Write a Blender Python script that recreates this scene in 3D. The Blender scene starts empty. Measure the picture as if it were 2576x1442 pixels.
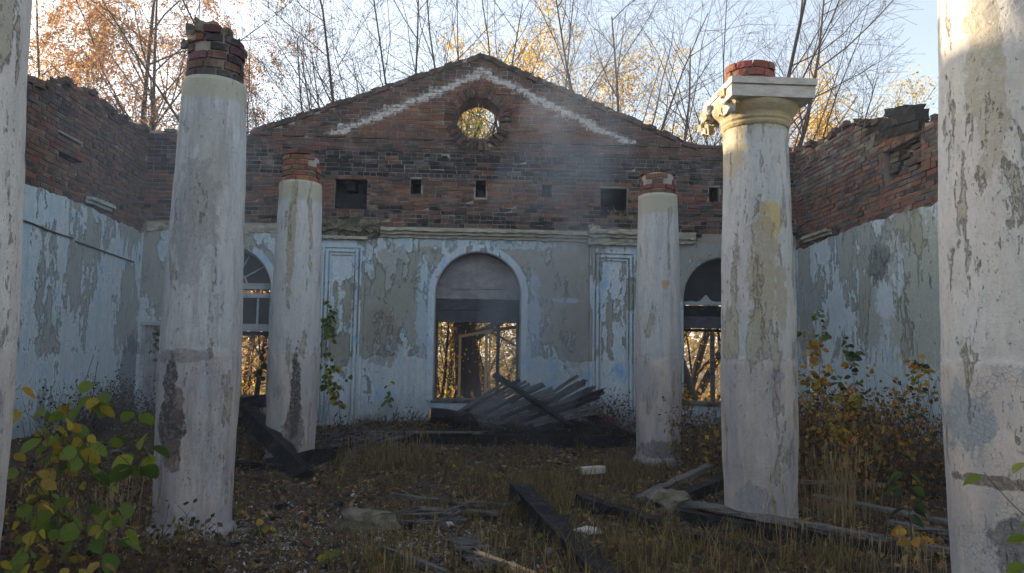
import bpy, bmesh, math, random
import numpy as np
from mathutils import Vector, Matrix, noise
from mathutils.geometry import tessellate_polygon
rad = math.radians
rng = random.Random(7)
nr = np.random.default_rng(7)
S = bpy.context.scene
COL = S.collection

# ------------------------------------------------------------------ camera
cd = bpy.data.cameras.new("camera"); cam = bpy.data.objects.new("camera", cd); COL.objects.link(cam)
PITCH, YAW, ROLL = rad(5.2), rad(3.2), rad(.86)
cd.sensor_width = 36; cd.lens = 36*1930/2575; cd.clip_start = .05; cd.clip_end = 2000
fw = Vector((math.sin(YAW)*math.cos(PITCH), math.cos(YAW)*math.cos(PITCH), math.sin(PITCH)))
rt = Vector((math.cos(YAW), -math.sin(YAW), 0)); up = rt.cross(fw)
r2 = rt*math.cos(ROLL)+up*math.sin(ROLL); u2 = up*math.cos(ROLL)-rt*math.sin(ROLL)
cam.matrix_world = Matrix(((r2.x, u2.x, -fw.x, 0), (r2.y, u2.y, -fw.y, 0), (r2.z, u2.z, -fw.z, 1.6), (0, 0, 0, 1)))
S.camera = cam

# ------------------------------------------------------------------ sky, sun, exposure
SUN_AZ, SUN_EL = rad(-57), rad(11.8)          # azimuth from +Y, positive towards +X
w = bpy.data.worlds.new("World"); S.world = w; w.use_nodes = True
nt = w.node_tree; bg = nt.nodes["Background"]
sky = nt.nodes.new("ShaderNodeTexSky"); sky.sky_type = 'NISHITA'; sky.sun_disc = False
sky.sun_elevation = SUN_EL; sky.sun_rotation = SUN_AZ; sky.air_density = 1.0; sky.dust_density = 2.0; sky.ozone_density = 1.5
hs = nt.nodes.new('ShaderNodeHueSaturation'); hs.inputs['Saturation'].default_value = .62
nt.links.new(sky.outputs[0], hs.inputs['Color']); nt.links.new(hs.outputs[0], bg.inputs[0]); bg.inputs[1].default_value = .15
sd = bpy.data.lights.new("sun", 'SUN'); sd.energy = 5.0; sd.angle = rad(.6); sd.color = (1, .80, .55)
sun = bpy.data.objects.new("sun", sd); COL.objects.link(sun)
sv = Vector((math.sin(SUN_AZ)*math.cos(SUN_EL), math.cos(SUN_AZ)*math.cos(SUN_EL), math.sin(SUN_EL)))
sun.rotation_euler = sv.to_track_quat('Z', 'Y').to_euler(); sun.location = (-20, 10, 15)
S.view_settings.view_transform = 'Standard'; S.view_settings.look = 'None'
S.view_settings.exposure = 1.62; S.view_settings.gamma = 1; S.view_settings.use_curve_mapping = False
S.cycles.max_bounces = 6; S.cycles.diffuse_bounces = 4; S.cycles.transparent_max_bounces = 8
S.cycles.volume_bounces = 0; S.cycles.use_denoising = True

# ------------------------------------------------------------------ material graph helper
class G:
    def __init__(s, name):
        s.m = bpy.data.materials.new(name); s.m.use_nodes = True; s.t = s.m.node_tree
        s.b = s.t.nodes["Principled BSDF"]; s.b.inputs['Roughness'].default_value = .9
        s.b.inputs['Specular IOR Level'].default_value = .2
    def n(s, typ, **kw):
        x = s.t.nodes.new(typ)
        for k, v in kw.items(): setattr(x, k, v)
        return x
    def put(s, sock, v):
        if isinstance(v, bpy.types.NodeSocket): s.t.links.new(v, sock)
        elif v is not None: 
            if isinstance(v, (tuple, list)) and len(v) == 3 and sock.type == 'RGBA': v = (*v, 1)
            sock.default_value = v
    def pos(s): return s.n("ShaderNodeNewGeometry").outputs['Position']
    def obj(s): return s.n("ShaderNodeTexCoord").outputs['Object']
    def sc(s, v, k, off=(0, 0, 0)):
        x = s.n("ShaderNodeMapping"); s.put(x.inputs['Vector'], v); x.inputs['Scale'].default_value = k; x.inputs['Location'].default_value = off
        return x.outputs[0]
    def noise(s, v, scale, detail=4, rough=.6, dist=0, w=None):
        x = s.n("ShaderNodeTexNoise"); s.put(x.inputs['Vector'], v)
        if w is not None: x.noise_dimensions = '4D'; s.put(x.inputs['W'], w)
        x.inputs['Scale'].default_value = scale; x.inputs['Detail'].default_value = detail
        x.inputs['Roughness'].default_value = rough; x.inputs['Distortion'].default_value = dist
        return x.outputs['Fac']
    def voro(s, v, scale, feature='F1', out='Distance'):
        x = s.n("ShaderNodeTexVoronoi", feature=feature); s.put(x.inputs['Vector'], v); x.inputs['Scale'].default_value = scale
        return x.outputs[out]
    def step(s, f, a, b):
        x = s.n("ShaderNodeMapRange"); x.interpolation_type = 'SMOOTHSTEP'
        s.put(x.inputs[0], f); x.inputs[1].default_value = a; x.inputs[2].default_value = b
        return x.outputs[0]
    def mth(s, op, a, b=0., clamp=False):
        x = s.n("ShaderNodeMath", operation=op, use_clamp=clamp); s.put(x.inputs[0], a); s.put(x.inputs[1], b)
        return x.outputs[0]
    def mix(s, f, a, b, mode='MIX'):
        x = s.n("ShaderNodeMix", data_type='RGBA', blend_type=mode); s.put(x.inputs[0], f)
        s.put(x.inputs[6], a); s.put(x.inputs[7], b); return x.outputs[2]
    def sep(s, v): x = s.n("ShaderNodeSeparateXYZ"); s.put(x.inputs[0], v); return x.outputs
    def attr(s, name): return s.n("ShaderNodeAttribute", attribute_name=name).outputs['Color']
    def ocol(s): return s.n("ShaderNodeObjectInfo").outputs['Color']
    def orand(s): return s.n("ShaderNodeObjectInfo").outputs['Random']
    def spot(s, p, c, r, ragged=.5, nscale=9):
        """mask of a ragged stain centred at c with radii r"""
        x = s.n("ShaderNodeVectorMath", operation='SUBTRACT'); s.put(x.inputs[0], p); x.inputs[1].default_value = c
        y = s.n("ShaderNodeVectorMath", operation='DIVIDE'); s.put(y.inputs[0], x.outputs[0]); y.inputs[1].default_value = r
        z = s.n("ShaderNodeVectorMath", operation='LENGTH'); s.put(z.inputs[0], y.outputs[0])
        nn = s.noise(s.sc(p, (1, 1, .7)), nscale, 5, .65)
        d = s.mth('ADD', z.outputs['Value'], s.mth('MULTIPLY', s.mth('SUBTRACT', nn, .5), ragged*4))
        return s.mth('MULTIPLY', s.step(d, 1.10, .92), s.mth('ADD', .5, s.mth('MULTIPLY', s.step(s.noise(p, 28, 6, .8), .36, .56), .5)))
    def fin(s, col, rough=None, h=None, bs=.5, bd=.01):
        s.put(s.b.inputs['Base Color'], col)
        if rough is not None: s.put(s.b.inputs['Roughness'], rough)
        if h is not None:
            x = s.n("ShaderNodeBump"); s.put(x.inputs['Height'], h); x.inputs['Strength'].default_value = bs; x.inputs['Distance'].default_value = bd
            s.t.links.new(x.outputs[0], s.b.inputs['Normal'])
        return s.m

def plaster_mat(name, paint, paint2, cement, blue=.5, flip=0., spots=(), bare=0.):
    g = G(name); p = g.pos(); z = g.sep(p)[2]
    big = g.noise(g.sc(p, (1, 1, .65), (flip, flip, 0)), 1.1, 6, .62, .3)
    streak = g.noise(g.sc(p, (5, 5, .55), (flip, 0, 0)), 1.3, 5, .65)
    fine = g.noise(p, 22, 5, .7)
    mid = g.noise(g.sc(p, (1, 1, .6), (flip, 1, 0)), 7, 8, .78)
    flake = g.mth('ADD', g.mth('MULTIPLY', big, .50), g.mth('ADD', g.mth('MULTIPLY', streak, .25), g.mth('ADD', g.mth('MULTIPLY', mid, .28), g.mth('MULTIPLY', fine, .07))))
    upper = g.step(z, 1.45, 1.6)
    thr = g.mth('ADD', flake, g.mth('ADD', g.mth('MULTIPLY', g.mth('SUBTRACT', 1., upper), -.07), g.mth('MULTIPLY', upper, bare)))
    m = g.step(thr, .545, .575)                          # where the paint is gone
    pc = g.mix(g.step(g.noise(g.sc(p, (7, 7, .7)), 1.5, 5, .7), .35, .65), paint, paint2)
    pc = g.mix(g.mth('MULTIPLY', g.step(g.noise(g.sc(p, (1.5, 1.5, 1), (5, 2, 0)), 1.4, 4, .6), .55, .68), blue), pc, (.22, .42, .68))
    cc = g.mix(g.noise(p, 3, 5, .6), cement, tuple(c*.72 for c in cement))
    pc = g.mix(g.mth('MULTIPLY', g.step(g.noise(g.sc(p, (1, 1, .5)), 18, 6, .8), .40, .68), .35), pc, (.25, .265, .28))
    cc = g.mix(g.mth('MULTIPLY', g.step(g.noise(g.sc(p, (1, 1, .7), (3, 3, 3)), 4.5, 6, .75), .48, .66), .5), cc, (.34, .35, .35))
    col = g.mix(g.mth('MULTIPLY', m, .78), pc, cc)
    # bright paint rim round the bare patches
    rim = g.mth('MULTIPLY', g.step(thr, .515, .535), g.step(thr, .545, .538))
    col = g.mix(g.mth('MULTIPLY', rim, .5), col, (.62, .68, .72))
    mould = g.step(g.noise(g.sc(p, (9, 9, 2.2), (3, 8, 1)), 1.6, 7, .78), .60, .70)
    col = g.mix(g.mth('MULTIPLY', mould, .75), col, (.075, .07, .08))
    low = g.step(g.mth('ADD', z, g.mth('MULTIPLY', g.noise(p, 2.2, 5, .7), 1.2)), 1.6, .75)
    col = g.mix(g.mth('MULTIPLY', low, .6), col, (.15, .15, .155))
    specks = g.step(g.noise(g.sc(p, (1, 1, .6)), 26, 3, .8), .64, .68)
    col = g.mix(g.mth('MULTIPLY', specks, .6), col, (.06, .055, .055))
    for c, r, cl, a in spots: col = g.mix(g.mth('MULTIPLY', g.spot(p, c, r), a), col, cl)
    h = g.mth('ADD', g.mth('MULTIPLY', m, -1.), g.mth('ADD', g.mth('MULTIPLY', fine, .5), g.mth('MULTIPLY', g.noise(p, 90, 3), .3)))
    return g.fin(col, .92, h, 1., .016)

def column_mat(name, seed, spots=(), cream=0., bare=.0, smoke_=.4):
    g = G(name); p = g.pos(); z = g.sep(p)[2]; o = (seed*3.1, seed*1.7, seed)
    dr = g.mth('ADD', g.mth('MULTIPLY', g.noise(g.sc(p, (4.5, 4.5, .8), o), 1.4, 6, .66, .2), .72), g.mth('MULTIPLY', g.noise(g.sc(p, (1, 1, .45), o), 11, 8, .8), .28))
    fine = g.noise(p, 30, 5, .75)
    thr = g.mth('ADD', dr, g.mth('MULTIPLY', g.mth('SUBTRACT', fine, .5), .12))
    zz = g.mth('ADD', z, g.mth('MULTIPLY', g.mth('SUBTRACT', g.noise(p, 3, 7, .8), .5), .10))
    up_ = g.step(zz, 1.585, 1.615)
    thr = g.mth('ADD', thr, g.mth('MULTIPLY', up_, .035+bare))
    m = g.step(thr, .572, .60)
    cold, warm = (.45, .47, .475), (.52, .455, .41)
    if cream: cold, warm = (.56, .55, .52), (.58, .50, .43)
    tint = g.step(g.noise(g.sc(p, (3, 3, .7), (seed, 9, 2)), 1.5, 5, .6), .35, .65)
    upc = g.mix(tint, cold, g.mix(.5, cold, warm)); loc = g.mix(tint, warm, (.38, .37, .38))
    pc = g.mix(up_, loc, upc)
    pc = g.mix(g.mth('MULTIPLY', g.step(g.noise(g.sc(p, (8, 8, .9), (seed, 0, 4)), 1.5, 6, .7), .42, .70), smoke_), pc, (.22, .215, .22))
    mott = g.noise(g.sc(p, (1, 1, .5), o), 16, 7, .8)
    pc = g.mix(g.mth('MULTIPLY', g.step(mott, .42, .68), .38), pc, (.27, .265, .26))
    col = g.mix(g.mth('MULTIPLY', m, .8), pc, g.mix(mott, (.42, .375, .285), (.26, .235, .185)))
    cap = g.step(g.mth('ADD', z, g.mth('MULTIPLY', g.noise(p, 6, 4), .08)), 3.90, 3.96)
    col = g.mix(g.mth('MULTIPLY', cap, .85 if not cream else 0.), col, (.36, .34, .26))
    dark = g.step(g.noise(g.sc(p, (3, 3, 1.2), (seed*2, 1, 1)), 12, 3, .8), .655, .70)
    col = g.mix(g.mth('MULTIPLY', dark, .7), col, (.11, .105, .12))
    pits = g.step(g.noise(g.sc(p, (1, 1, .35), (seed, 4, 0)), 42, 3, .8), .62, .70)
    col = g.mix(g.mth('MULTIPLY', pits, .45), col, (.17, .16, .15))
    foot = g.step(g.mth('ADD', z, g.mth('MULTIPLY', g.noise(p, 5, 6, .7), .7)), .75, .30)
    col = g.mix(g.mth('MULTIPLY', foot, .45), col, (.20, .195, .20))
    # edge of the old dado: thin dark line with a ragged lip
    ln = g.mth('MULTIPLY', g.mth('MULTIPLY', g.step(zz, 1.575, 1.59), g.step(zz, 1.62, 1.605)), g.step(g.noise(p, 5, 3), .42, .55))
    col = g.mix(g.mth('MULTIPLY', ln, .4), col, (.2, .19, .19))
    crack = g.voro(g.sc(p, (1, 1, 1.3), (seed, 0, 0)), 34, 'DISTANCE_TO_EDGE')
    for c, r, cl, a in spots: col = g.mix(g.mth('MULTIPLY', g.spot(p, c, r), a), col, cl)
    low_shade = g.step(z, 2.4, .2)  # shade towards the column foot, painted into the plaster colour
    col = g.mix(g.mth('MULTIPLY', low_shade, .22), col, (.16, .15, .15))
    ck = g.mth('MULTIPLY', g.mth('MULTIPLY', g.step(crack, .03, .0), g.step(g.noise(p, 3, 3), .45, .6)), g.mth('SUBTRACT', 1., up_))
    h = g.mth('ADD', g.mth('MULTIPLY', m, -1.), g.mth('ADD', g.mth('MULTIPLY', fine, .8), g.mth('MULTIPLY', ck, -.35)))
    h = g.mth('ADD', h, g.mth('MULTIPLY', g.mth('ADD', pits, dark), -.5))
    return g.fin(col, .9, h, 1., .011)

def brick_mat(name, source):
    g = G(name); p = g.pos()
    c = g.attr('col') if source == 'attr' else g.ocol()
    f = g.noise(p, 45, 4, .7)
    c = g.mix(g.mth('MULTIPLY', f, .9), c, (.45, .45, .45), 'MULTIPLY')
    c = g.mix(g.mth('MULTIPLY', g.step(g.noise(p, 4.5, 7, .8), .50, .70), .50), c, (.30, .275, .23))   # mortar smears
    c = g.mix(g.mth('MULTIPLY', g.step(g.noise(g.sc(p, (1, 1, 2), (7, 1, 3)), 1.1, 6, .7), .50, .66), .62), c, (.035, .032, .034))  # soot from the fire
    c = lime(g, p, c)
    return g.fin(c, .95, g.mth('ADD', f, g.noise(p, 14, 3)), .8, .012)

def lime(g, p, c):
    """white lime chevron left on the gable by the lost roof"""
    sn = g.n('ShaderNodeVectorMath', operation='SNAP'); g.put(sn.inputs[0], p); sn.inputs[1].default_value = (.131, .5, .085)
    mixv = g.n('ShaderNodeMix', data_type='VECTOR'); mixv.inputs[0].default_value = .6; g.put(mixv.inputs[4], p); g.put(mixv.inputs[5], sn.outputs[0])
    y = g.sep(p)[1]; p0 = p; p = mixv.outputs[1]; x, z = g.sep(p)[0], g.sep(p)[2]
    ax = g.mth('ABSOLUTE', g.mth('SUBTRACT', x, .16))
    d = g.mth('SUBTRACT', z, g.mth('SUBTRACT', 7.42, g.mth('MULTIPLY', ax, .455)))
    d = g.mth('ADD', d, g.mth('MULTIPLY', g.mth('SUBTRACT', g.noise(p, 4.5, 7, .85), .5), .65))
    m = g.mth('MULTIPLY', g.step(d, -.10, -.04), g.step(d, .12, .05))
    m = g.mth('MULTIPLY', m, g.step(z, 5.98, 6.06)); m = g.mth('MULTIPLY', m, g.step(y, 15.3, 15.4))
    m = g.mth('MULTIPLY', m, g.step(g.noise(p0, 14, 5, .8), .34, .56))
    return g.mix(g.mth('MULTIPLY', m, .9), c, (.60, .59, .58))

def mortar_mat():
    g = G("lime_mortar"); p = g.pos(); z = g.sep(p)[2]
    c = g.mix(g.noise(p, 5, 5, .7), (.36, .32, .275), (.20, .175, .15))
    wz = g.mth('MULTIPLY', g.step(g.noise(p, 1.3, 4, .7), .42, .54), g.mth('ADD', g.mth('MULTIPLY', g.step(z, 5.15, 5.3), g.step(z, 5.75, 5.6)), g.step(z, 6.2, 6.4), True))
    c = g.mix(g.mth('MULTIPLY', wz, .6), c, (.42, .41, .40))
    c = lime(g, p, c)
    return g.fin(c, .95, g.noise(p, 40, 4, .7), .6, .01)

def simple(name, a, b, scale=8, rough=.9, bump=.5, stretch=(1, 1, 1), bd=.01, use_obj=False, detail=5):
    g = G(name); p = g.obj() if use_obj else g.pos(); q = g.sc(p, stretch)
    f = g.noise(q, scale, detail, .68)
    return g.fin(g.mix(g.step(f, .3, .7), a, b), rough, g.mth('ADD', f, g.noise(q, scale*4, 3)), bump, bd)

def char_mat():
    g = G("charred_timber"); p = g.pos()
    v = g.voro(g.sc(p, (1, 1, 1.4)), 24, 'DISTANCE_TO_EDGE')
    f = g.noise(p, 3.5, 5, .7)
    c = g.mix(g.step(f, .52, .66), (.012, .011, .012), (.045, .042, .042))
    c = g.mix(g.mth('MULTIPLY', g.step(g.noise(p, 9, 4, .7), .62, .74), .7), c, (.16, .155, .15))
    return g.fin(c, .62, g.mth('ADD', g.step(v, 0, .12), g.mth('MULTIPLY', f, .6)), 1., .012)

def wood_mat(name, a, b, dark=.4):
    g = G(name); o = g.obj()
    f = g.noise(g.sc(o, (.7, 9, 9)), 5, 5, .7)
    c = g.mix(g.step(f, .3, .7), a, b)
    c = g.mix(g.mth('MULTIPLY', g.step(g.noise(o, 2.6, 4, .7), .48, .66), dark), c, (.02, .018, .018))
    return g.fin(c, .85, f, .8, .006)

def leaf_mat(name, source, trans=.45):
    g = G(name); c = g.attr('col') if source == 'attr' else g.ocol()
    p = g.pos()
    blot = g.step(g.noise(p, 38, 5, .8), .50, .66)
    c = g.mix(g.mth('MULTIPLY', blot, .7), c, g.mix(.7, c, (.12, .05, .01)))
    g.put(g.b.inputs['Base Color'], c); g.b.inputs['Roughness'].default_value = .6
    t = g.n("ShaderNodeBsdfTranslucent"); g.put(t.inputs[0], c)
    mx = g.n("ShaderNodeMixShader"); mx.inputs[0].default_value = trans
    g.t.links.new(g.b.outputs[0], mx.inputs[1]); g.t.links.new(t.outputs[0], mx.inputs[2])
    g.t.links.new(mx.outputs[0], g.t.nodes["Material Output"].inputs[0])
    return g.m

def ground_mat():
    g = G("littered_soil"); p = g.pos()
    f = g.noise(p, 3, 7, .75); f2 = g.noise(p, 30, 5, .8)
    c = g.mix(g.step(f2, .35, .68), (.04, .03, .022), (.15, .11, .078))
    c = g.mix(g.mth('MULTIPLY', g.step(f, .5, .62), .4), c, (.055, .045, .022))
    c = g.mix(g.mth('MULTIPLY', g.step(g.noise(p, 55, 3, .8), .63, .70), .6), c, (.22, .15, .085))
    d = g.spot(p, (-1.2, 6.7, 0), (1.35, .8, 2), .6, 5)
    c = g.mix(g.mth('MULTIPLY', g.mth('MULTIPLY', d, g.step(g.noise(p, 26, 5, .8), .45, .6)), .6), c, (.27, .26, .25))
    # outside the ruin: autumn meadow
    out = g.step(g.sep(p)[1], 16.3, 17.5)
    c = g.mix(out, c, g.mix(f, (.12, .10, .03), (.10, .055, .02)))
    return g.fin(c, .95, g.mth('ADD', f2, f), 1., .04)

M = dict(
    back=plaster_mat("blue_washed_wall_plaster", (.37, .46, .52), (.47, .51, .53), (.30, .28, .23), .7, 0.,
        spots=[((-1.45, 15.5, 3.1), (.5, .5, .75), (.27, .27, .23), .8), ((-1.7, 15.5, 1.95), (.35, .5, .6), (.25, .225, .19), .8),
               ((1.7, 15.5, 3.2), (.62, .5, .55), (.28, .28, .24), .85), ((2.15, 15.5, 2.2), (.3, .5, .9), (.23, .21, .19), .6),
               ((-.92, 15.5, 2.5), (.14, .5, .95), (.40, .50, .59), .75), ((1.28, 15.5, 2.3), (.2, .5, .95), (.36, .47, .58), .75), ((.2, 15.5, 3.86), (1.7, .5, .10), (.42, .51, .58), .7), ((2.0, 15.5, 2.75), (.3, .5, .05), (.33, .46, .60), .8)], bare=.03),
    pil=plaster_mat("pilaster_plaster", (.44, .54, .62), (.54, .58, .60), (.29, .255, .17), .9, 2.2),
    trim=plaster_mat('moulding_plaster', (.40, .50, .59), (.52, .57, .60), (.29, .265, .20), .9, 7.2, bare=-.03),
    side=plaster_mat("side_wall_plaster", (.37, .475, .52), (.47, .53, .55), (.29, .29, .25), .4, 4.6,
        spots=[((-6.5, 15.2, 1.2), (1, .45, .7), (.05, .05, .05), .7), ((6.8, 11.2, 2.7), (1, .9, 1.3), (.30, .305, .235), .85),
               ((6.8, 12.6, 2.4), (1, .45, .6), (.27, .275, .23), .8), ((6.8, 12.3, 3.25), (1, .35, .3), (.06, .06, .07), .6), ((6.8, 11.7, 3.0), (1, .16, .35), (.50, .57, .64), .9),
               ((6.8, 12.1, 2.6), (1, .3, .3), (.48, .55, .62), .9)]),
    brick_a=brick_mat("old_brick_joined", 'attr'), brick_o=brick_mat("old_brick", 'obj'),
    mortar=mortar_mat(),
    stone=simple("weathered_cornice_plaster", (.42, .39, .32), (.24, .215, .16), 5, .9, .9, (1, 1, 2.5)),
    ochre=simple("ochre_capital_plaster", (.42, .33, .17), (.31, .275, .20), 6, .9, 1.),
    capg=simple("grey_abacus_plaster", (.48, .45, .42), (.36, .33, .29), 7, .9, .6, (1, 1, 2)),
    char=char_mat(), soot=simple("sooted_lining", (.012, .011, .012), (.03, .028, .028), 9),
    lintel=wood_mat("smoked_lintel_board", (.085, .085, .10), (.05, .05, .06), .4),
    tymp=simple("smoked_grey_panel", (.34, .33, .33), (.20, .19, .20), 2.5, .9, .4, (1, 1, 1.5)),
    tymp2=simple("dark_smoked_panel", (.03, .03, .032), (.05, .048, .05), 2.5, .9, .3),
    frame=wood_mat("pale_painted_window_wood", (.42, .45, .47), (.26, .28, .29), .35),
    sash=wood_mat("bare_sash_wood", (.50, .34, .19), (.36, .24, .13), .1),
    board=wood_mat("grey_weathered_board", (.15, .14, .13), (.055, .05, .047), .85),
    slat=wood_mat("scorched_grey_slat", (.12, .11, .11), (.035, .032, .032), .7),
    bark=simple("grey_brown_bark", (.07, .05, .04), (.04, .03, .025), 6, .9, 1., (1, 1, .25), .03),
    twig=simple("thin_twig_bark", (.07, .05, .042), (.04, .03, .025), 6, .9, .2),
    stem=simple("plant_stem", (.10, .055, .045), (.06, .04, .03), 20, .8, .2),
    straw=simple("dry_straw", (.30, .22, .11), (.17, .115, .06), 5, .9, .2),
    leaf_a=leaf_mat("leaf_joined", 'attr'), leaf_o=leaf_mat("leaf", 'obj'),
    ground=ground_mat(),
    rock=simple("mossy_lime_rubble", (.20, .175, .13), (.08, .07, .045), 5, .95, 1., (1, 1, 1), .03),
    crest=simple('crumbled_masonry', (.13, .09, .07), (.06, .048, .04), 5, .95, 1., (1, 1, 1), .03),
    chip=simple("white_plaster_chip", (.48, .48, .47), (.32, .31, .29), 30, .9, .4),
    wire=simple("rusty_conduit", (.05, .04, .038), (.09, .06, .045), 12, .8, .3),
)
g = G("dark_dusty_glass"); g.b.inputs['Roughness'].default_value = .25; g.b.inputs['Specular IOR Level'].default_value = .5
M['glass'] = g.fin(g.mix(g.noise(g.pos(), 3, 4), (.012, .012, .014), (.03, .028, .03)), None)

# ------------------------------------------------------------------ object helpers
def link(o, parent=None):
    COL.objects.link(o)
    if parent is not None:
        o.parent = parent
        if parent.location.length > 0 or parent.parent:
            o.matrix_parent_inverse = Matrix.Translation(-world_loc(parent))
    return o
def world_loc(o):
    v = Vector((0, 0, 0))
    while o is not None: v = v + o.location; o = o.parent
    return v
def tag(o, label=None, cat=None, group=None, kind=None):
    for k, v in (('label', label), ('category', cat), ('group', group), ('kind', kind)):
        if v: o[k] = v
    return o
def thing(name, loc, label, cat, group=None):
    o = bpy.data.objects.new(name, None); o.location = loc; o.empty_display_size = .1; COL.objects.link(o)
    return tag(o, label, cat, group)

class MB:
    """collects polygons (world coordinates) for ONE mesh object"""
    def __init__(s): s.v = []; s.f = []; s.c = []
    def add(s, vs, fs, col=None):
        k = len(s.v); s.v += [tuple(a) for a in vs]; s.f += [tuple(i+k for i in f) for f in fs]
        s.c += [col or (1, 1, 1)]*len(fs)
    def box(s, lo, hi, j=0, col=None):
        x0, y0, z0 = lo; x1, y1, z1 = hi
        vs = [(x, y, z) for x in (x0, x1) for y in (y0, y1) for z in (z0, z1)]
        if j: vs = [tuple(a+rng.uniform(-j, j) for a in q) for q in vs]
        s.add(vs, [(0, 1, 3, 2), (4, 6, 7, 5), (0, 4, 5, 1), (2, 3, 7, 6), (0, 2, 6, 4), (1, 5, 7, 3)], col)
    def tube(s, pts, rr, k=5, col=None, cap=False):
        pts = [Vector(p) for p in pts]; b = len(s.v); n = len(pts)
        for i, p in enumerate(pts):
            d = (pts[min(i+1, n-1)]-pts[max(i-1, 0)]).normalized()
            a = d.orthogonal().normalized() if i == 0 else (a-d*a.dot(d)).normalized()
            c = d.cross(a)
            for q in range(k):
                t = 2*math.pi*q/k; s.v.append(tuple(p+(a*math.cos(t)+c*math.sin(t))*rr[i]))
        for i in range(n-1):
            for q in range(k):
                s.f.append((b+i*k+q, b+i*k+(q+1) % k, b+(i+1)*k+(q+1) % k, b+(i+1)*k+q)); s.c.append(col or (1, 1, 1))
        if cap:
            s.f.append(tuple(b+q for q in range(k))[::-1]); s.f.append(tuple(b+(n-1)*k+q for q in range(k))); s.c += [col or (1, 1, 1)]*2
    def beam(s, p0, p1, wd, ht, j=.006, n=8, seed=0, taper=0, upv=(0, 0, 1), ragged=.0, bow=0., twist=0.):
        """squared timber, uneven along its length"""
        p0, p1 = Vector(p0), Vector(p1); d = (p1-p0).normalized(); L = (p1-p0).length
        sd_ = d.cross(Vector(upv)).normalized(); uu = sd_.cross(d); b = len(s.v)
        sec = [(-1, -1), (0, -1.02), (1, -1), (1.02, 0), (1, 1), (0, 1.02), (-1, 1), (-1.02, 0)]
        for i in range(n+1):
            t = i/n; c = p0.lerp(p1, t)+uu*math.sin(t*math.pi)*bow; k = 1-taper*t; tw = twist*t
            for q, (a, e) in enumerate(sec):
                nz = noise.noise(Vector((i*.9+seed*7.3, q*1.7, seed)))*j*2
                a2 = a*math.cos(tw)-e*math.sin(tw); e2 = a*math.sin(tw)+e*math.cos(tw)
                o = sd_*(a2*wd/2*k+nz*a)+uu*(e2*ht/2*k+nz*e)
                if i in (0, n): o += d*(noise.noise(Vector((q*2.1, seed, i)))*ragged)
                s.v.append(tuple(c+o))
        for i in range(n):
            for q in range(8):
                s.f.append((b+i*8+q, b+i*8+(q+1) % 8, b+(i+1)*8+(q+1) % 8, b+(i+1)*8+q)); s.c.append((1, 1, 1))
        s.f.append(tuple(b+q for q in range(8))[::-1]); s.f.append(tuple(b+n*8+q for q in range(8))); s.c += [(1, 1, 1)]*2
    def slab(s, outer, holes, P, d0, d1):
        """flat plate with holes; outline in (u, z); P(u, z, depth) gives the world point"""
        loops = [outer]+list(holes); polys = [[Vector((a, b, 0)) for a, b in L] for L in loops]
        flat = [q for L in loops for q in L]; tri = tessellate_polygon(polys); b = len(s.v); n = len(flat)
        s.v += [tuple(P(a, c, d0)) for a, c in flat]+[tuple(P(a, c, d1)) for a, c in flat]
        for t in tri: s.f.append(tuple(b+i for i in t)); s.f.append(tuple(b+n+i for i in t[::-1])); s.c += [(1, 1, 1)]*2
        k = 0
        for L in loops:
            for i in range(len(L)):
                a, c = k+i, k+(i+1) % len(L); s.f.append((b+a, b+c, b+n+c, b+n+a)); s.c.append((1, 1, 1))
            k += len(L)
    def build(s, name, mat, parent=None, smooth=False, col=False, fixn=False):
        me = bpy.data.meshes.new(name); me.from_pydata(s.v, [], s.f); me.materials.append(mat)
        if col:
            at = me.attributes.new('col', 'FLOAT_COLOR', 'FACE')
            at.data.foreach_set('color', np.array([(*c, 1) for c in s.c], dtype=np.float32).ravel())
        if smooth: me.polygons.foreach_set('use_smooth', [True]*len(me.polygons))
        if fixn:
            bm = bmesh.new(); bm.from_mesh(me); bmesh.ops.recalc_face_normals(bm, faces=bm.faces); bm.to_mesh(me); bm.free()
        o = bpy.data.objects.new(name, me)
        return link(o, parent)

def np_mesh(name, V, F, mat, parent=None, cols=None):
    """V (n,3), F (m,k) faces of equal size, cols (m,3)"""
    me = bpy.data.meshes.new(name); m, k = F.shape
    me.vertices.add(len(V)); me.vertices.foreach_set('co', V.astype(np.float32).ravel())
    me.loops.add(m*k); me.loops.foreach_set('vertex_index', F.astype(np.int32).ravel())
    me.polygons.add(m); me.polygons.foreach_set('loop_start', np.arange(0, m*k, k, dtype=np.int32))
    me.update(calc_edges=True); me.materials.append(mat)
    if cols is not None:
        at = me.attributes.new('col', 'FLOAT_COLOR', 'FACE')
        at.data.foreach_set('color', np.hstack([cols, np.ones((m, 1))]).astype(np.float32).ravel())
    return link(bpy.data.objects.new(name, me), parent)

def gz(x, y):
    """height of the floor of the ruin"""
    if y > 15.4: return -.25 if y > 16.5 else -.1
    h = .05*noise.noise(Vector((x*.6, y*.6, 0)))+.03*noise.noise(Vector((x*2.1, y*2.1, 3)))
    def hump(cx, cy, rx, ry, a):
        d = ((x-cx)/rx)**2+((y-cy)/ry)**2
        return a*math.exp(-d)
    h += hump(.9, 14.7, 2.0, .9, .42)+hump(-4.4, 14.2, 1.3, 1.6, .5)+hump(4.7, 14.6, 1.3, 1.5, .35)+hump(-6.3, 12, .8, 3, .25)+hump(6.6, 12, 1.0, 3, .3)
    h += hump(-1.5, 14.9, 1.0, .6, .18)
    if y > 14.9: h *= 1-.2*(y-14.9)
    return h+.01*(y-7)*(1 if x < 0 else -.8)*min(1, abs(x)/3)

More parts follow.
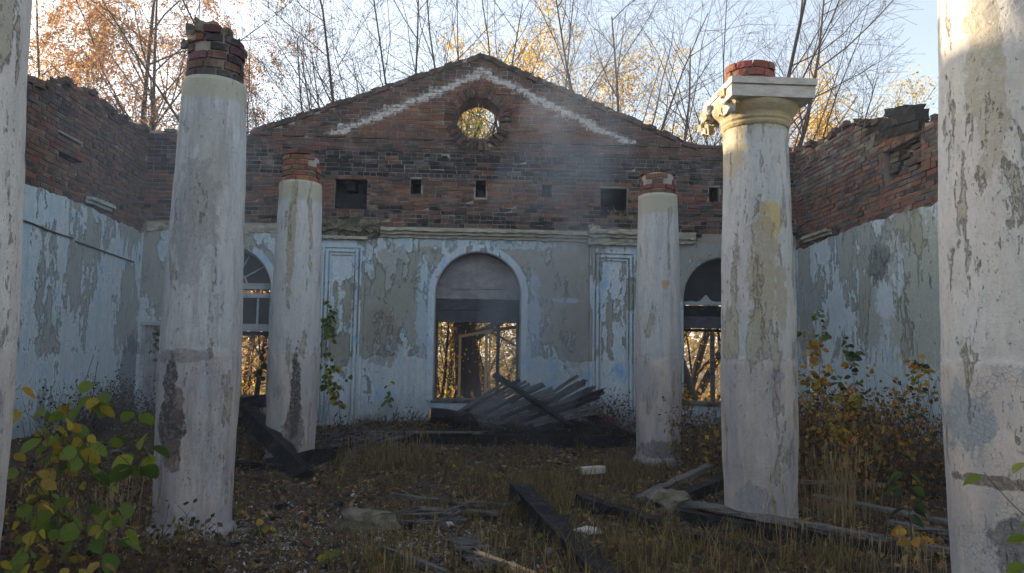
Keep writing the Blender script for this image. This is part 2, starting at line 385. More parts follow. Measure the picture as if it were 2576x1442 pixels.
# ------------------------------------------------------------------ the ground: one sheet out to the horizon
def ground():
    def axis(a, b, far, st):
        core = list(np.arange(a, b+.001, st)); lo = []; x = a; d = st
        while x > -far: d *= 1.6; x -= d; lo.append(x)
        hi = []; x = b; d = st
        while x < far: d *= 1.6; x += d; hi.append(x)
        return lo[::-1]+core+hi
    xs, ys = axis(-7, 7.2, 600, .1), axis(1, 17, 800, .1)
    V = np.array([(x, y, gz(x, y)+(.02*noise.noise(Vector((x*5, y*5, 1))) if 1 < y < 16 else -.0)) for y in ys for x in xs])
    nx = len(xs); F = np.array([(j*nx+i, j*nx+i+1, (j+1)*nx+i+1, (j+1)*nx+i) for j in range(len(ys)-1) for i in range(nx-1)])
    o = np_mesh('ground', V, F, M['ground']); o['kind'] = 'structure'
    o.data.polygons.foreach_set('use_smooth', [True]*len(F))
ground()

# ------------------------------------------------------------------ masonry
LX, RX, BY, TH = -6.5, 6.8, 15.5, .6
CXm = .15
def Pback(u, z, d): return (u, BY+d, z)
def Pleft(u, z, d): return (LX-d, u, z)
def Pright(u, z, d): return (RX+d, u, z)

def arch(cx, hw, z0, zs, n=18):
    """outline of a round-headed opening"""
    return [(cx-hw, z0)]+[(cx-hw*math.cos(math.pi*i/n), zs+hw*math.sin(math.pi*i/n)*1.0) for i in range(n+1)]+[(cx+hw, z0)]
def circ(cx, cz, r, n=28): return [(cx+r*math.cos(2*math.pi*i/n), cz+r*math.sin(2*math.pi*i/n)) for i in range(n)]
def rect(a, b, c, d): return [(a, c), (b, c), (b, d), (a, d)]
def interp(pts, x):
    for (a, b), (c, d) in zip(pts, pts[1:]):
        if a <= x <= c: return b+(d-b)*(x-a)/(c-a)
    return pts[0][1] if x < pts[0][0] else pts[-1][1]
def ragged(pts, step, amp, seed=0):
    out = []; x = pts[0][0]
    while x < pts[-1][0]:
        out.append((x, interp(pts, x)+amp*noise.noise(Vector((x*3.1, seed, 0)))+amp*.6*noise.noise(Vector((x*11, seed, 4)))))
        x += step*rng.uniform(.5, 1.5)
    out.append(pts[-1]); return out

WIN = [(.185, .875, .71, 2.84, 'c'), (-4.8, .875, .71, 2.84, 'l'), (5.25, .875, .71, 2.84, 'r')]
DOOR = rect(-6.42, -5.86, .35, 2.17)
OC = (.125, 6.47, .45)
POCK = [(-2.76, -2.11, 4.52, 5.16), (-1.24, -1.02, 4.84, 5.18), (.09, .30, 4.83, 5.2), (1.45, 1.67, 4.86, 5.15), (2.67, 3.23, 4.5, 5.1), (-.62, -.5, 5.6, 5.68),
        (-5.9, -5.7, 4.84, 5.18), (4.95, 5.17, 4.84, 5.18)]
back_top = [(LX, 6.04), (-4.4, 6.04), (-2.36, 6.85), (CXm-.1, 7.84), (CXm+.1, 7.84), (2.58, 6.92), (4.62, 6.02), (RX, 6.0)]
left_top = [(2, 4.4), (6, 4.9), (9, 5.40), (10.6, 5.42), (11.4, 5.5), (12.1, 5.78), (12.8, 5.97), (13.5, 5.98), (14.1, 5.9), (14.8, 5.92), (BY, 6.02)]
right_top = [(2, 4.5), (8, 4.9), (10.2, 5.08), (10.95, 5.24), (11.0, 5.28), (12.2, 5.58), (13.0, 5.84), (13.9, 5.88), (15.4, 5.98), (BY, 6.0)]

BRICKS = []
for i in range(10):
    mb = MB(); mb.box((-.5, 0, -.5), (.5, 1, .5), .0); me = bpy.data.meshes.new('brick')
    vs = [(x+rng.uniform(-.03, .03), y+(rng.uniform(-.12, .12) if y < .5 else 0), z+rng.uniform(-.07, .07)) for x, y, z in mb.v]
    me.from_pydata(vs, [], mb.f); me.materials.append(M['brick_o']); BRICKS.append(me)

def occluded(x, y, z):
    """rough test: hidden from the photographer by a column or out of the frame"""
    d = Vector((x, y, z-1.6)); q = d.dot(fw)
    if q <= 0: return True
    px = 1287+1930*d.dot(r2)/q; py = 721-1930*d.dot(u2)/q
    if not (0 < px < 2575 and 0 < py < 1442): return True
    for a, b, t in ((430, 622, 90), (700, 808, 385), (1600, 1705, 425), (1812, 1985, 160), (0, 108, 0), (2340, 2575, 0)):
        if a < px < b and py > t: return True
    return False

def brickwork(parent, P, rotz, u0, u1, z0, z1, keep, colfn, rects=(), nobj=300, pitch=.262, course=.085, dep=.10, proud=.0):
    """every brick a piece of its own: the ones that show largest as objects, the rest joined"""
    items = []; ci = 0; z = z0
    while z < z1:
        off = (ci % 2)*pitch/2+rng.uniform(-.02, .02); u = u0-off; header_course = ci % 5 == 4
        while u < u1:
            Lb = pitch*(.5 if header_course or rng.random() < .06 else 1.)*rng.uniform(.97, 1.03)
            a, b = max(u, u0), min(u+Lb, u1); cu = (a+b)/2; cz = z+course/2
            for ra, rb, rc, rd in rects:
                if rc < cz < rd:
                    if a < ra < b: b = ra if cu < ra or ra-a > b-rb else b
                    if a < rb < b and cu > ra: a = rb
            cu = (a+b)/2
            if b-a > .05 and keep(cu, cz):
                r = rng.random(); pr = proud+(rng.uniform(-.004, .006) if r > .10 else (rng.uniform(.014, .03) if r < .05 else rng.uniform(.006, .014)))
                if cz < 4.12: pr = min(pr, .004)
                items.append((cu, cz, b-a-.012, course-.013, pr))
            u += Lb
        z += course*rng.uniform(.985, 1.015); ci += 1
    def score(it):
        x, y, zz = P(it[0], it[1], 0)
        return 1e9 if occluded(x, y, zz) else (Vector((x, y, zz-1.6)).length/math.sqrt(it[2]))*(1+.08*rng.random())
    items.sort(key=score); mb = MB()
    for i, (cu, cz, L, H, pr) in enumerate(items):
        c = colfn(cu, cz)
        if i < nobj:
            o = bpy.data.objects.new('brick', BRICKS[rng.randrange(10)]); o.color = (*c, 1); link(o, parent)
            o.location = Vector(P(cu, cz, -.01-pr)); o.scale = (L, dep, H)
            o.rotation_euler = (rng.uniform(-.02, .02), rng.uniform(-.01, .01), rotz+rng.uniform(-.012, .012))
        else:
            j = lambda: rng.uniform(-.004, .004)
            pts = [(cu+s_*L/2+j(), cz+t_*H/2+j(), d_) for d_ in (-.01-pr+j(), dep) for s_, t_ in ((-1, -1), (1, -1), (1, 1), (-1, 1))]
            vs = [P(a, b, d) for a, b, d in pts]
            mb.add(vs, [(0, 1, 2, 3), (0, 4, 5, 1), (1, 5, 6, 2), (2, 6, 7, 3), (3, 7, 4, 0)], c)
    o = mb.build('brickwork', M['brick_a'], parent, col=True, fixn=False); o['kind'] = 'stuff'
    return items

def vary(c, a=.16):
    k = 1+rng.uniform(-a, a); return tuple(max(.004, q*k*(1+rng.uniform(-.06, .06))) for q in c)
RED, ORG, BRN, DRK, PUR, GRY = (.175, .082, .062), (.215, .105, .068), (.135, .085, .068), (.062, .054, .053), (.115, .072, .070), (.11, .10, .10)
def pick(*ws):
    r = rng.random()*sum(w_ for w_, _ in ws)
    for w_, c in ws:
        r -= w_
        if r <= 0: return vary(c)
    return vary(ws[-1][1])
def col_back(u, z):
    n_ = noise.noise(Vector((u*.7, z*1.4, 2)))
    chev = 7.42-.455*abs(u-.16)
    if z > max(chev, 6.05): return pick((5, PUR), (2, DRK), (2, RED))
    if z > 6.05: return pick((5, (.19, .085, .055)), (2, RED), (1, PUR), (1, (.25, .12, .07)))
    if z > 5.72: return pick((4, BRN), (3, PUR), (1, DRK), (1, RED))
    if z > 5.22: return pick((9+9*n_ if u < 3 else 4, (.026, .025, .028)), (3, DRK), (2, (.09, .085, .09)), (2, PUR), (.8, RED))
    if z > 4.62: return pick((4, BRN), (3+3*max(0, n_), ORG), (2, RED), (2 if n_ < 0 else .5, DRK))
    return pick((3, BRN), (2+3*max(0, noise.noise(Vector((u*1.1, z*2, 9)))*3), (.032, .028, .028)), (2, (.17, .11, .08)), (1, RED))
def col_left(u, z):
    n_ = noise.noise(Vector((u*.9, z*1.4, 5)))
    return pick((4, BRN), (2 if n_ > -.1 else .6, RED), (2, (.19, .12, .08)), (1.5 if z > 5.2 else .8, DRK), (1, GRY), (2 if z < 4.5 else .3, (.24, .09, .06)))
def col_right(u, z):
    n_ = noise.noise(Vector((u*.9, z*1.2, 8)))
    if z > 5.0 and u > 12.2: return pick((4, (.20, .17, .14)), (2, GRY), (2, BRN), (1, RED))
    return pick((3, (.19, .115, .08)), (3, (.215, .098, .068)), (2 if n_ > 0 else .7, ORG), (1.2, GRY), (1, DRK), (1, BRN))

def inhole(u, z):
    if (u-OC[0])**2+(z-OC[1])**2 < (OC[2]+.13)**2: return True
    return any(a-.005 < u < b+.005 and c < z < d for a, b, c, d in POCK)

# --- the gable wall
gw = thing('gable_wall', (0, BY, 0), 'burnt brick gable wall with round hole and three arched openings at the end of the hall', 'wall')
mb = MB(); top = ragged([(a, b-.02) for a, b in back_top], .12, .02, 1)
outer = [(LX-TH, -.4), (LX-TH, 5.9)]+top+[(RX+TH, 5.9), (RX+TH, -.4)]
wins = [arch(cx, hw, z0, zs) for cx, hw, z0, zs, _ in WIN]
mb.slab(outer[::-1], wins+[circ(*OC[:2], OC[2]+.1)]+[rect(*q) for q in POCK]+[DOOR], Pback, .002, TH)
mb.build('mortar_core', M['mortar'], gw)
brickwork(gw, Pback, 0, LX, RX, 4.02, 7.9, lambda u, z: z < interp(back_top, u)-.03+.03*noise.noise(Vector((u*6, 3, 0))) and not inhole(u, z) and not (z < 4.2 and noise.noise(Vector((u*2.3, 7, 0))) < .15), col_back, POCK)
# ring of radial bricks round the oculus: they run through the wall and make its reveal
for k in range(34):
    t = 2*math.pi*k/34; ro = OC[2]+.12; c = pick((4, (.13, .055, .045)), (2, DRK), (2, BRN))
    o = bpy.data.objects.new('voussoir', BRICKS[k % 10]); o.color = (*c, 1); link(o, gw)
    o.location = (OC[0]+ro*math.cos(t), BY-.03+rng.uniform(-.01, .01), OC[1]+ro*math.sin(t)); o.scale = (.235, TH+.06, .083*ro/.57)
    o.rotation_euler = (0, -t, 0)
# sloping coping bricks on the gable
def coping(p0, p1):
    a, b = Vector(p0), Vector(p1); n = int((b-a).length/.155); ang = math.atan2(b.y-a.y, b.x-a.x)
    for i in range(n):
        q = a.lerp(b, (i+.5)/n); o = bpy.data.objects.new('coping_brick', BRICKS[i % 10]); o.color = (*pick((4, PUR), (3, DRK), (2, BRN)), 1); link(o, gw)
        o.location = (q.x+rng.uniform(-.015, .015), BY-.02+rng.uniform(-.015, .015), q.y-.02+rng.uniform(-.012, .012)); o.scale = (.175, .5, .11)
        o.rotation_euler = (0, -ang+rng.uniform(-.05, .05), rng.uniform(-.02, .02))
coping((-4.45, 6.06), (CXm, 7.84)); coping((CXm, 7.84), (4.7, 6.02))
# projecting string course under the gable, with gaps
mb = MB(); x = LX+.1
while x < RX-.3:
    Lb = rng.uniform(.2, .27)
    if rng.random() > .3: mb.box((x, BY-.055+rng.uniform(-.015, .015), 5.99), (x+Lb-.015, BY+.05, 6.06), .006, vary(BRN))
    if rng.random() > .62: mb.box((x, BY-.04, 5.74), (x+Lb-.015, BY+.05, 5.80), .006, vary(DRK))
    x += Lb
o = mb.build('string_course', M['brick_a'], gw, col=True); o['kind'] = 'stuff'
# lining of the beam pockets and what is left in them
for i, (a, b, c, d) in enumerate(POCK):
    mb = MB(); dd = .5
    for q in (((a, BY+dd, c), (b, BY+dd+.05, d)), ((a-.02, BY+.11, c), (a+.004, BY+dd, d)), ((b-.004, BY+.11, c), (b+.02, BY+dd, d)),
              ((a, BY+.11, c-.02), (b, BY+dd, c+.004)), ((a, BY+.11, d-.004), (b, BY+dd, d+.02))): mb.box(*q)
    mb.build('beam_pocket', M['soot'], gw)
for p0, p1, s_ in (((-2.74, BY+.18, 4.70), (-2.12, BY+.2, 4.69), .3), ((-2.45, BY+.12, 5.02), (-2.44, BY+.45, 5.02), .17), ((.19, BY+.02, 4.92), (.19, BY+.45, 4.92), .16),
                   ((2.8, BY+.04, 4.62), (2.8, BY+.45, 4.62), .2), ((3.1, BY+.02, 4.58), (3.12, BY+.4, 4.60), .12)):
    mb = MB(); mb.beam(p0, p1, s_, s_, .012, 6, p0[0], ragged=.03); mb.build('beam_stub', M['char'], gw)
mb = MB()
for i in range(40):
    a = Vector((rng.uniform(2.7, 3.2), BY+rng.uniform(-.08, .3), 4.51+rng.random()*.1)); b = a+Vector((rng.uniform(-.2, .2), rng.uniform(-.1, .1), rng.uniform(0, .12)))
    mb.tube([a, b], [.008, .005], 4)
o = mb.build('pocket_debris', M['straw'], gw); o['kind'] = 'stuff'

# --- plaster skin with ragged upper edge
def skin(parent, P, u0, u1, topz, holes, mat, amp=.05, seed=1, d=.028):
    mb = MB(); pts = ragged([(u0, topz(u0) if callable(topz) else topz), (u1, topz(u1) if callable(topz) else topz)], .07, amp, seed)
    mb.slab(([(u0, -.4)]+pts+[(u1, -.4)])[::-1], holes, P, -d, .008); return mb.build('plaster', mat, parent)
skin(gw, Pback, LX+.03, RX-.03, 3.99, [arch(cx, hw-.012, z0+.01, zs) for cx, hw, z0, zs, _ in WIN]+[[(a+(.012 if a < -6.1 else -.012), b) for a, b in DOOR]], M['back'], .07, 3)
# archivolt bands
for cx, hw, z0, zs, k in WIN:
    n = 22; band = [(cx-(hw+.13)*math.cos(math.pi*i/n), zs+(hw+.13)*math.sin(math.pi*i/n)) for i in range(n+1)]+[(cx+(hw+.002)*math.cos(math.pi*i/n), zs+(hw+.002)*math.sin(math.pi*i/n)) for i in range(n+1)]
    band = [(cx-hw-.13, z0)]+band[:n+1]+[(cx+hw+.13, z0), (cx+hw+.002, z0)]+band[n+1:]+[(cx-hw-.002, z0)]
    mb = MB(); mb.slab(band[::-1], [], Pback, -.048, -.02); mb.build('archivolt', M['trim'], gw)
    # plastered reveal
    mb = MB(); L = arch(cx, hw-.02, z0, zs); L2_ = arch(cx, hw+.006, z0, zs)
    for i in range(len(L)-1):
        (a, b), (c, d), (e, f), (g_, h_) = L[i], L[i+1], L2_[i], L2_[i+1]
        mb.add([(a, BY-.03, b), (c, BY-.03, d), (c, BY+TH+.02, d), (a, BY+TH+.02, b), (e, BY-.03, f), (g_, BY-.03, h_), (g_, BY+TH+.02, h_), (e, BY+TH+.02, f)],
               [(0, 1, 2, 3), (4, 7, 6, 5), (0, 4, 5, 1), (3, 2, 6, 7)])
    mb.build('reveal', M['tymp'] if k != 'l' else M['pil'], gw)
    mb = MB(); mb.beam((cx-hw-.03, BY+.27, z0-.02), (cx+hw+.03, BY+.27, z0-.02), .62, .07, .006, 10, cx, ragged=.02); mb.build('window_sill', M['board'], gw)

# --- pilasters with raised panel mouldings, entablature pieces and cornice
def rough_box(mb, lo, hi, n=14, amp=.012, seed=0):
    (x0, y0, z0), (x1, y1, z1) = lo, hi; mb.beam((x0, (y0+y1)/2, (z0+z1)/2), (x1, (y0+y1)/2, (z0+z1)/2), abs(y1-y0), abs(z1-z0), amp, n, seed, ragged=.03)
for x0, x1 in ((-2.98, -2.1), (2.45, 3.42)):
    mb = MB(); mb.box((x0, BY-.10, -.3), (x1, BY-.02, 3.88)); mb.build('pilaster', M['pil'], gw)
    mb = MB(); e = .0
    for ins, wd, pr in ((.05, .035, .135), (.12, .05, .15), (.2, .03, .13)):
        a, b, t = x0+ins, x1-ins, 3.80-ins
        mb.box((a, BY-pr, .3), (a+wd, BY-.09, t)); mb.box((b-wd, BY-pr, .3), (b, BY-.09, t)); mb.box((a+wd, BY-pr-.002, t-wd), (b-wd, BY-.09, t-.001))
    mb.build('panel_moulding', M['trim'], gw)
    mb = MB(); rough_box(mb, (x0-.06, BY-.19, 3.885), (x1+.06, BY+.0, 3.945), 16, .008, x0); mb.build('pilaster_cap', M['stone'], gw)
mb = MB()
for z0, z1, pr in ((3.955, 4.015, .07), (4.02, 4.075, .12), (4.08, 4.15, .17)):
    rough_box(mb, (-1.8, BY-pr, z0), (2.38, BY+.0, z1), 40, .010, z0)
mb.build('cornice', M['stone'], gw)
mb = MB()
for z0, z1, pr in ((3.955, 4.03, .16), (4.035, 4.10, .21), (4.105, 4.2, .27)): rough_box(mb, (2.40, BY-pr, z0), (3.5, BY+.0, z1), 14, .014, z0*2)
rough_box(mb, (2.42, BY-.2, 4.2), (2.62, BY, 4.28), 4, .03, 5); mb.build('entablature_block', M['stone'], gw)
mb = MB()
for z0, z1, pr in ((3.955, 4.03, .12), (4.035, 4.18, .17)): rough_box(mb, (3.95, BY-pr, z0), (4.62, BY+.0, z1), 10, .012, z0*3)
mb.build('cornice', M['stone'], gw)
mb = MB()
for z0, z1, pr in ((3.955, 4.05, .13), (4.05, 4.14, .19), (4.14, 4.29, .15)): rough_box(mb, (-3.2, BY-pr, z0), (-1.83, BY+.0, z1), 18, .035, z0*4)
mb.build('broken_entablature', M['rock'], gw)
mb = MB(); rough_box(mb, (-6.4, BY-.05, 4.0), (-3.3, BY, 4.14), 30, .03, 3); mb.build('cornice_core', M['stone'], gw)

# --- what is left in the windows
def plate(pts, d0, d1, name, mat, parent): mb = MB(); mb.slab(pts[::-1], [], Pback, d0, d1); return mb.build(name, mat, parent)
cx, hw, z0, zs, _ = WIN[0]
wf = thing('arched_window', (cx, BY+.3, z0), 'middle arched window with smoked panel and black lintel over an open lower half', 'window', 'arched windows of the gable wall')
def ar(cx, hw, zb, zs): return [(cx-hw, zb)]+arch(cx, hw, zb, zs)[1:-1]+[(cx+hw, zb)]
plate(ar(cx, hw-.025, 2.765, zs), .28, .33, 'panel', M['tymp'], wf)
mb = MB()
for a, b, c, d in ((cx-.62, cx-.56, 2.77, 3.05), (cx+.6, cx+.66, 2.77, 3.05), (cx-.56, cx+.6, 2.97, 3.01), (cx+.22, cx+.25, 2.77, 2.96)): mb.box((a, BY+.265, c), (b, BY+.279, d), .003)
mb.build('panel_strip', M['tymp'], wf)
mb = MB(); mb.beam((cx-hw+.01, BY+.3, 2.64), (cx+hw-.01, BY+.3, 2.64), .16, .235, .008, 12, 3); mb.build('lintel_board', M['lintel'], wf)
mb = MB(); mb.beam((cx-hw+.01, BY+.29, 2.40), (cx+hw-.01, BY+.29, 2.40), .17, .235, .01, 12, 4, ragged=.02); mb.build('lintel_board', M['lintel'], wf)
for s_ in (-1, 1):
    mb = MB(); mb.beam((cx+s_*(hw-.05), BY+.34, .72), (cx+s_*(hw-.05), BY+.34, 2.28), .07, .05, .004, 10, s_, upv=(1, 0, 0)); mb.build('jamb', M['board'], wf)
sh = thing('broken_casement', (.1, BY+.5, .75), 'sunlit bare wooden casement hanging open in the middle window', 'window sash')
def stick(a, b, w_=.05, h_=.04, name='rail', mat='sash', par=sh, j=.002, upv=(0, 0, 1)):
    mb = MB(); mb.beam(a, b, w_, h_, j, 4, a[0], upv=upv); return mb.build(name, M[mat], par)
stick((-.17, 16.35, .76), (-.17, 16.30, 2.02), .05, .05, 'stile', upv=(0, 1, 0)); stick((.38, 16.0, .76), (.38, 16.0, 2.12), .06, .05, 'stile', upv=(0, 1, 0))
stick((.455, 15.98, .76), (.455, 15.98, 2.12), .035, .04, 'stile', upv=(0, 1, 0))
stick((-.19, 16.32, 2.0), (.50, 16.0, 2.13), .05, .06); stick((.5, 16.0, 2.13), (1.02, 16.1, 2.22), .05, .07, mat='board')
for z_ in (1.05, 1.42, 1.8): stick((.47, 15.98, z_), (.60, 15.95, z_), .03, .02, 'glazing_bar')
stick((.62, 15.95, .76), (.62, 15.95, 2.24), .07, .1, 'stile', 'char', upv=(0, 1, 0))
# left window: fanlight and transom still glazed
cx, hw, z0, zs, _ = WIN[1]
wl = thing('arched_window', (cx, BY+.2, z0), 'arched window with glazed fanlight and white bars behind the left columns', 'window', 'arched windows of the gable wall')
plate(ar(cx, hw-.03, 2.95, 2.86), .24, .25, 'pane', M['glass'], wl)
n = 20; A = [(cx-(hw-.022)*math.cos(math.pi*i/n), 2.86+(hw-.022)*math.sin(math.pi*i/n)) for i in range(n+1)]; B = [(cx+(hw-.075)*math.cos(math.pi*i/n), 2.86+(hw-.075)*math.sin(math.pi*i/n)) for i in range(n+1)]
plate(A+B, .19, .238, 'frame', M['frame'], wl)
A = [(cx-.34*math.cos(math.pi*i/n), 2.92+.34*math.sin(math.pi*i/n)) for i in range(n+1)]; B = [(cx+.305*math.cos(math.pi*i/n), 2.92+.305*math.sin(math.pi*i/n)) for i in range(n+1)]
plate(A+B, .2, .235, 'glazing_bar', M['frame'], wl)
for a in (35, 62, 90, 118, 145):
    t = rad(a); stick((cx+.33*math.cos(t), BY+.22, 2.92+.33*math.sin(t)), (cx+(hw-.06)*math.cos(t), BY+.22, 2.88+(hw-.06)*math.sin(t)), .03, .028, 'glazing_bar', 'frame', wl, upv=(0, 1, 0))
for z_, t in ((2.93, .12), (2.74, .09), (2.10, .14)): stick((cx-hw+.03, BY+.2, z_), (cx+hw-.03, BY+.2, z_), .09, t, 'rail', 'frame', wl)
stick((cx-hw+.03, BY+.22, 1.98), (cx+hw-.03, BY+.22, 1.98), .12, .08, 'rail', 'char', wl)
for x_ in (cx-.3, cx+.0, cx+.56): stick((x_, BY+.2, 2.16), (x_, BY+.2, 2.7), .04, .045, 'glazing_bar', 'frame', wl, upv=(0, 1, 0))
for x_ in (cx-hw+.055, cx+hw-.055): stick((x_, BY+.2, .75), (x_, BY+.2, 2.9), .06, .06, 'jamb', 'frame', wl, upv=(0, 1, 0))
plate(rect(cx-hw+.05, cx+hw-.05, 2.14, 2.72), .23, .236, 'pane', M['glass'], wl)
# right window
cx, hw, z0, zs, _ = WIN[2]
wr = thing('arched_window', (cx, BY+.3, z0), 'arched window filled with dark sooty panel between the two right columns', 'window', 'arched windows of the gable wall')
plate(ar(cx, hw-.025, 2.78, zs), .22, .27, 'panel', M['tymp2'], wr)
mb = MB(); x = cx-hw+.03
pts = []
while x < cx+hw-.04: pts.append((x, 2.80+.02*noise.noise(Vector((x*9, 0, 0)))+.13*math.exp(-((x-4.93)/.08)**2))); x += .03
mb.slab([(cx-hw+.03, 2.72)]+pts+[(cx+hw-.04, 2.72)], [], Pback, .20, .217); mb.build('plaster_lip', M['frame'], wr)
mb = MB(); mb.beam((cx-hw+.01, BY+.28, 2.60), (cx+hw-.01, BY+.28, 2.60), .12, .22, .008, 12, 8); mb.build('lintel_board', M['char'], wr)
mb = MB(); mb.beam((cx-hw+.01, BY+.22, 2.36), (cx+hw-.01, BY+.22, 2.36), .12, .24, .008, 12, 9); mb.build('lintel_board', M['lintel'], wr)
mb = MB(); mb.beam((cx-hw+.01, BY+.26, 2.2), (cx+hw-.01, BY+.26, 2.19), .1, .05, .01, 12, 10, ragged=.02); mb.build('head_rail', M['char'], wr)
for x_, m_ in ((cx-hw+.05, 'char'), (5.07, 'board'), (cx+hw-.05, 'board')): stick((x_, BY+.25, .74), (x_, BY+.25, 2.2), .08, .07, 'jamb', m_, wr, upv=(0, 1, 0))
# boarded doorway in the corner
dw = thing('boarded_doorway', (-6.14, BY+.1, .35), 'narrow doorway closed with grey boards in the left rear corner', 'door')
stick((-6.385, BY+.02, .35), (-6.385, BY+.02, 2.16), .09, .08, 'jamb', 'frame', dw, upv=(0, 1, 0)); stick((-5.9, BY+.02, .35), (-5.9, BY+.02, 2.16), .06, .08, 'jamb', 'frame', dw, upv=(0, 1, 0))
stick((-6.42, BY-.01, 2.14), (-5.86, BY-.01, 2.14), .1, .07, 'head', 'frame', dw)
for k in range(4):
    mb = MB(); mb.box((-6.35+k*.108, BY+.03+.004*k, .36), (-6.25+k*.108, BY+.06+.004*k, 2.1), .003); mb.build('board', M['tymp'], dw)
stick((-6.34, BY+.05, 1.42), (-5.93, BY+.05, 1.42), .03, .05, 'rail', 'board', dw)

# --- side walls
def side_wall(name, P, rotz, topl, colfn, plz, label, holes=(), seed=3):
    w_ = thing(name, P(8, 0, 0), label, 'wall'); mb = MB()
    top = ragged([(a, b-.05) for a, b in topl], .12, .05, seed)
    mb.slab(([(2, -.4)]+top[:-1]+[(BY-.02, topl[-1][1]-.04), (BY-.02, -.4)])[::-1], [rect(*h) for h in holes], P, .003, TH); mb.build('mortar_core', M['mortar'], w_)
    def keep(u, z):
        if z > interp(topl, u)-.03+.06*noise.noise(Vector((u*4, seed, 0))): return False
        if any(a < u < b and c < z < d for a, b, c, d in holes): return False
        return True
    brickwork(w_, P, rotz, 2, BY-.01, 3.86, 6.2, keep, colfn, holes)
    for a, b, c, d in holes:
        def cf(u, z): return pick((3, BRN), (3, DRK), (1, RED), (1, (.13, .11, .07)))
        mb = MB(); mb.slab(rect(a-.1, b+.1, c-.1, d+.1)[::-1], [], P, .2, .3); mb.build('recess_back', M['mortar'], w_)
        z = c
        mb = MB()
        while z < d:
            u = a+rng.uniform(-.1, 0)
            while u < b:
                if rng.random() > .15:
                    e_ = min(b, u+.25); s0 = max(a, u); pr = .10+rng.uniform(-.05, .05)
                    if e_-s0 > .05: mb.add([P(q[0], q[1], q[2]) for q in ((s0, z, pr), (e_-.01, z, pr), (e_-.01, z+.07, pr), (s0, z+.07, pr), (s0, z, .22), (e_-.01, z, .22), (e_-.01, z+.07, .22), (s0, z+.07, .22))],
                        [(0, 1, 2, 3), (0, 4, 5, 1), (1, 5, 6, 2), (2, 6, 7, 3), (3, 7, 4, 0)], cf(0, 0))
                u += .262
            z += .085
        o = mb.build('recess_brickwork', M['brick_a'], w_, col=True); o['kind'] = 'stuff'
    # broken masonry crest
    mb = MB(); u = 10.2
    while u < BY-.1:
        zt = interp(topl, u); L = rng.uniform(.12, .3)
        q = P(u, zt+rng.uniform(-.06, .03), rng.uniform(-.02, .35)); a_ = rng.uniform(0, 3)
        mb.beam(Vector(q)-Vector((math.cos(a_)*L/2, math.sin(a_)*L/2, 0)), Vector(q)+Vector((math.cos(a_)*L/2, math.sin(a_)*L/2, rng.uniform(-.03, .03))), .13, .09, .02, 3, u)
        u += rng.uniform(.05, .16)
    o = mb.build('crumbled_crest', M['crest'], w_); o['kind'] = 'stuff'
    pt = [(2, plz+.02), (8, plz+.04), (11, plz), (12.5, plz+.05), (14, plz), (BY-.03, plz-.06)]
    mb = MB(); mb.slab(([(2, -.4)]+ragged(pt, .08, .07, seed+5)+[(BY-.03, -.4)])[::-1], [], P, -.03, .01); mb.build('plaster', M['side'], w_)
    return w_
lw = side_wall('side_wall', Pleft, math.pi/2, left_top, col_left, 3.98, 'left hall wall, dark broken brick above pale blue plaster', [(12.25, 13.0, 4.62, 4.75), (12.2, 12.95, 4.95, 5.02)], 3)
rw = side_wall('side_wall', Pright, -math.pi/2, right_top, col_right, 3.92, 'right hall wall, red broken brick with a recess above flaking plaster', [(11.02, 12.1, 4.5, 5.05)], 9)
for X, s_, y0, y1, zz, par in ((LX, 1, 13.15, 14.0, 4.1, lw), (RX, -1, 13.9, 15.0, 4.0, rw)):
    mb = MB()
    for k, (dz, pr) in enumerate(((0, .08), (.06, .13))): mb.beam((X+s_*pr/2, y0, zz+dz), (X+s_*pr/2, y1, zz+dz), pr, .055, .008, 10, k+y0, ragged=.06)
    mb.build('cornice_remnant', M['frame' if s_ > 0 else 'stone'], par)
# loose charred timber wedged in the crest of the right wall
for i, (y0, y1, z_, h_) in enumerate(((10.95, 12.3, 5.17, .14), (11.0, 12.6, 5.36, .16), (11.1, 12.0, 5.48, .12))):
    mb = MB(); mb.beam((RX+.02, y0, z_), (RX+.08, y1, z_+.22), .2, h_, .02, 9, i, ragged=.08); o = mb.build('charred_beam', M['char'])
    tag(o, 'charred beam end on top of the right wall, ' + ('lowest of the three', 'middle of the three', 'topmost of the three')[i], 'beam', 'beams left on the right wall')
mb = MB(); pts = [(LX+.05, 11.2+i*.39, 3.45-.013*i+.008*math.sin(i*2)) for i in range(5)]; mb.tube(pts, [.014]*5, 6); pts2 = [(LX+.05, 12.85+i*.37, 3.37-.012*i) for i in range(7)]; mb.tube(pts2, [.014]*7, 6)
tag(mb.build('conduit', M['wire']), 'thin rusty conduit running along the left plaster wall', 'conduit')

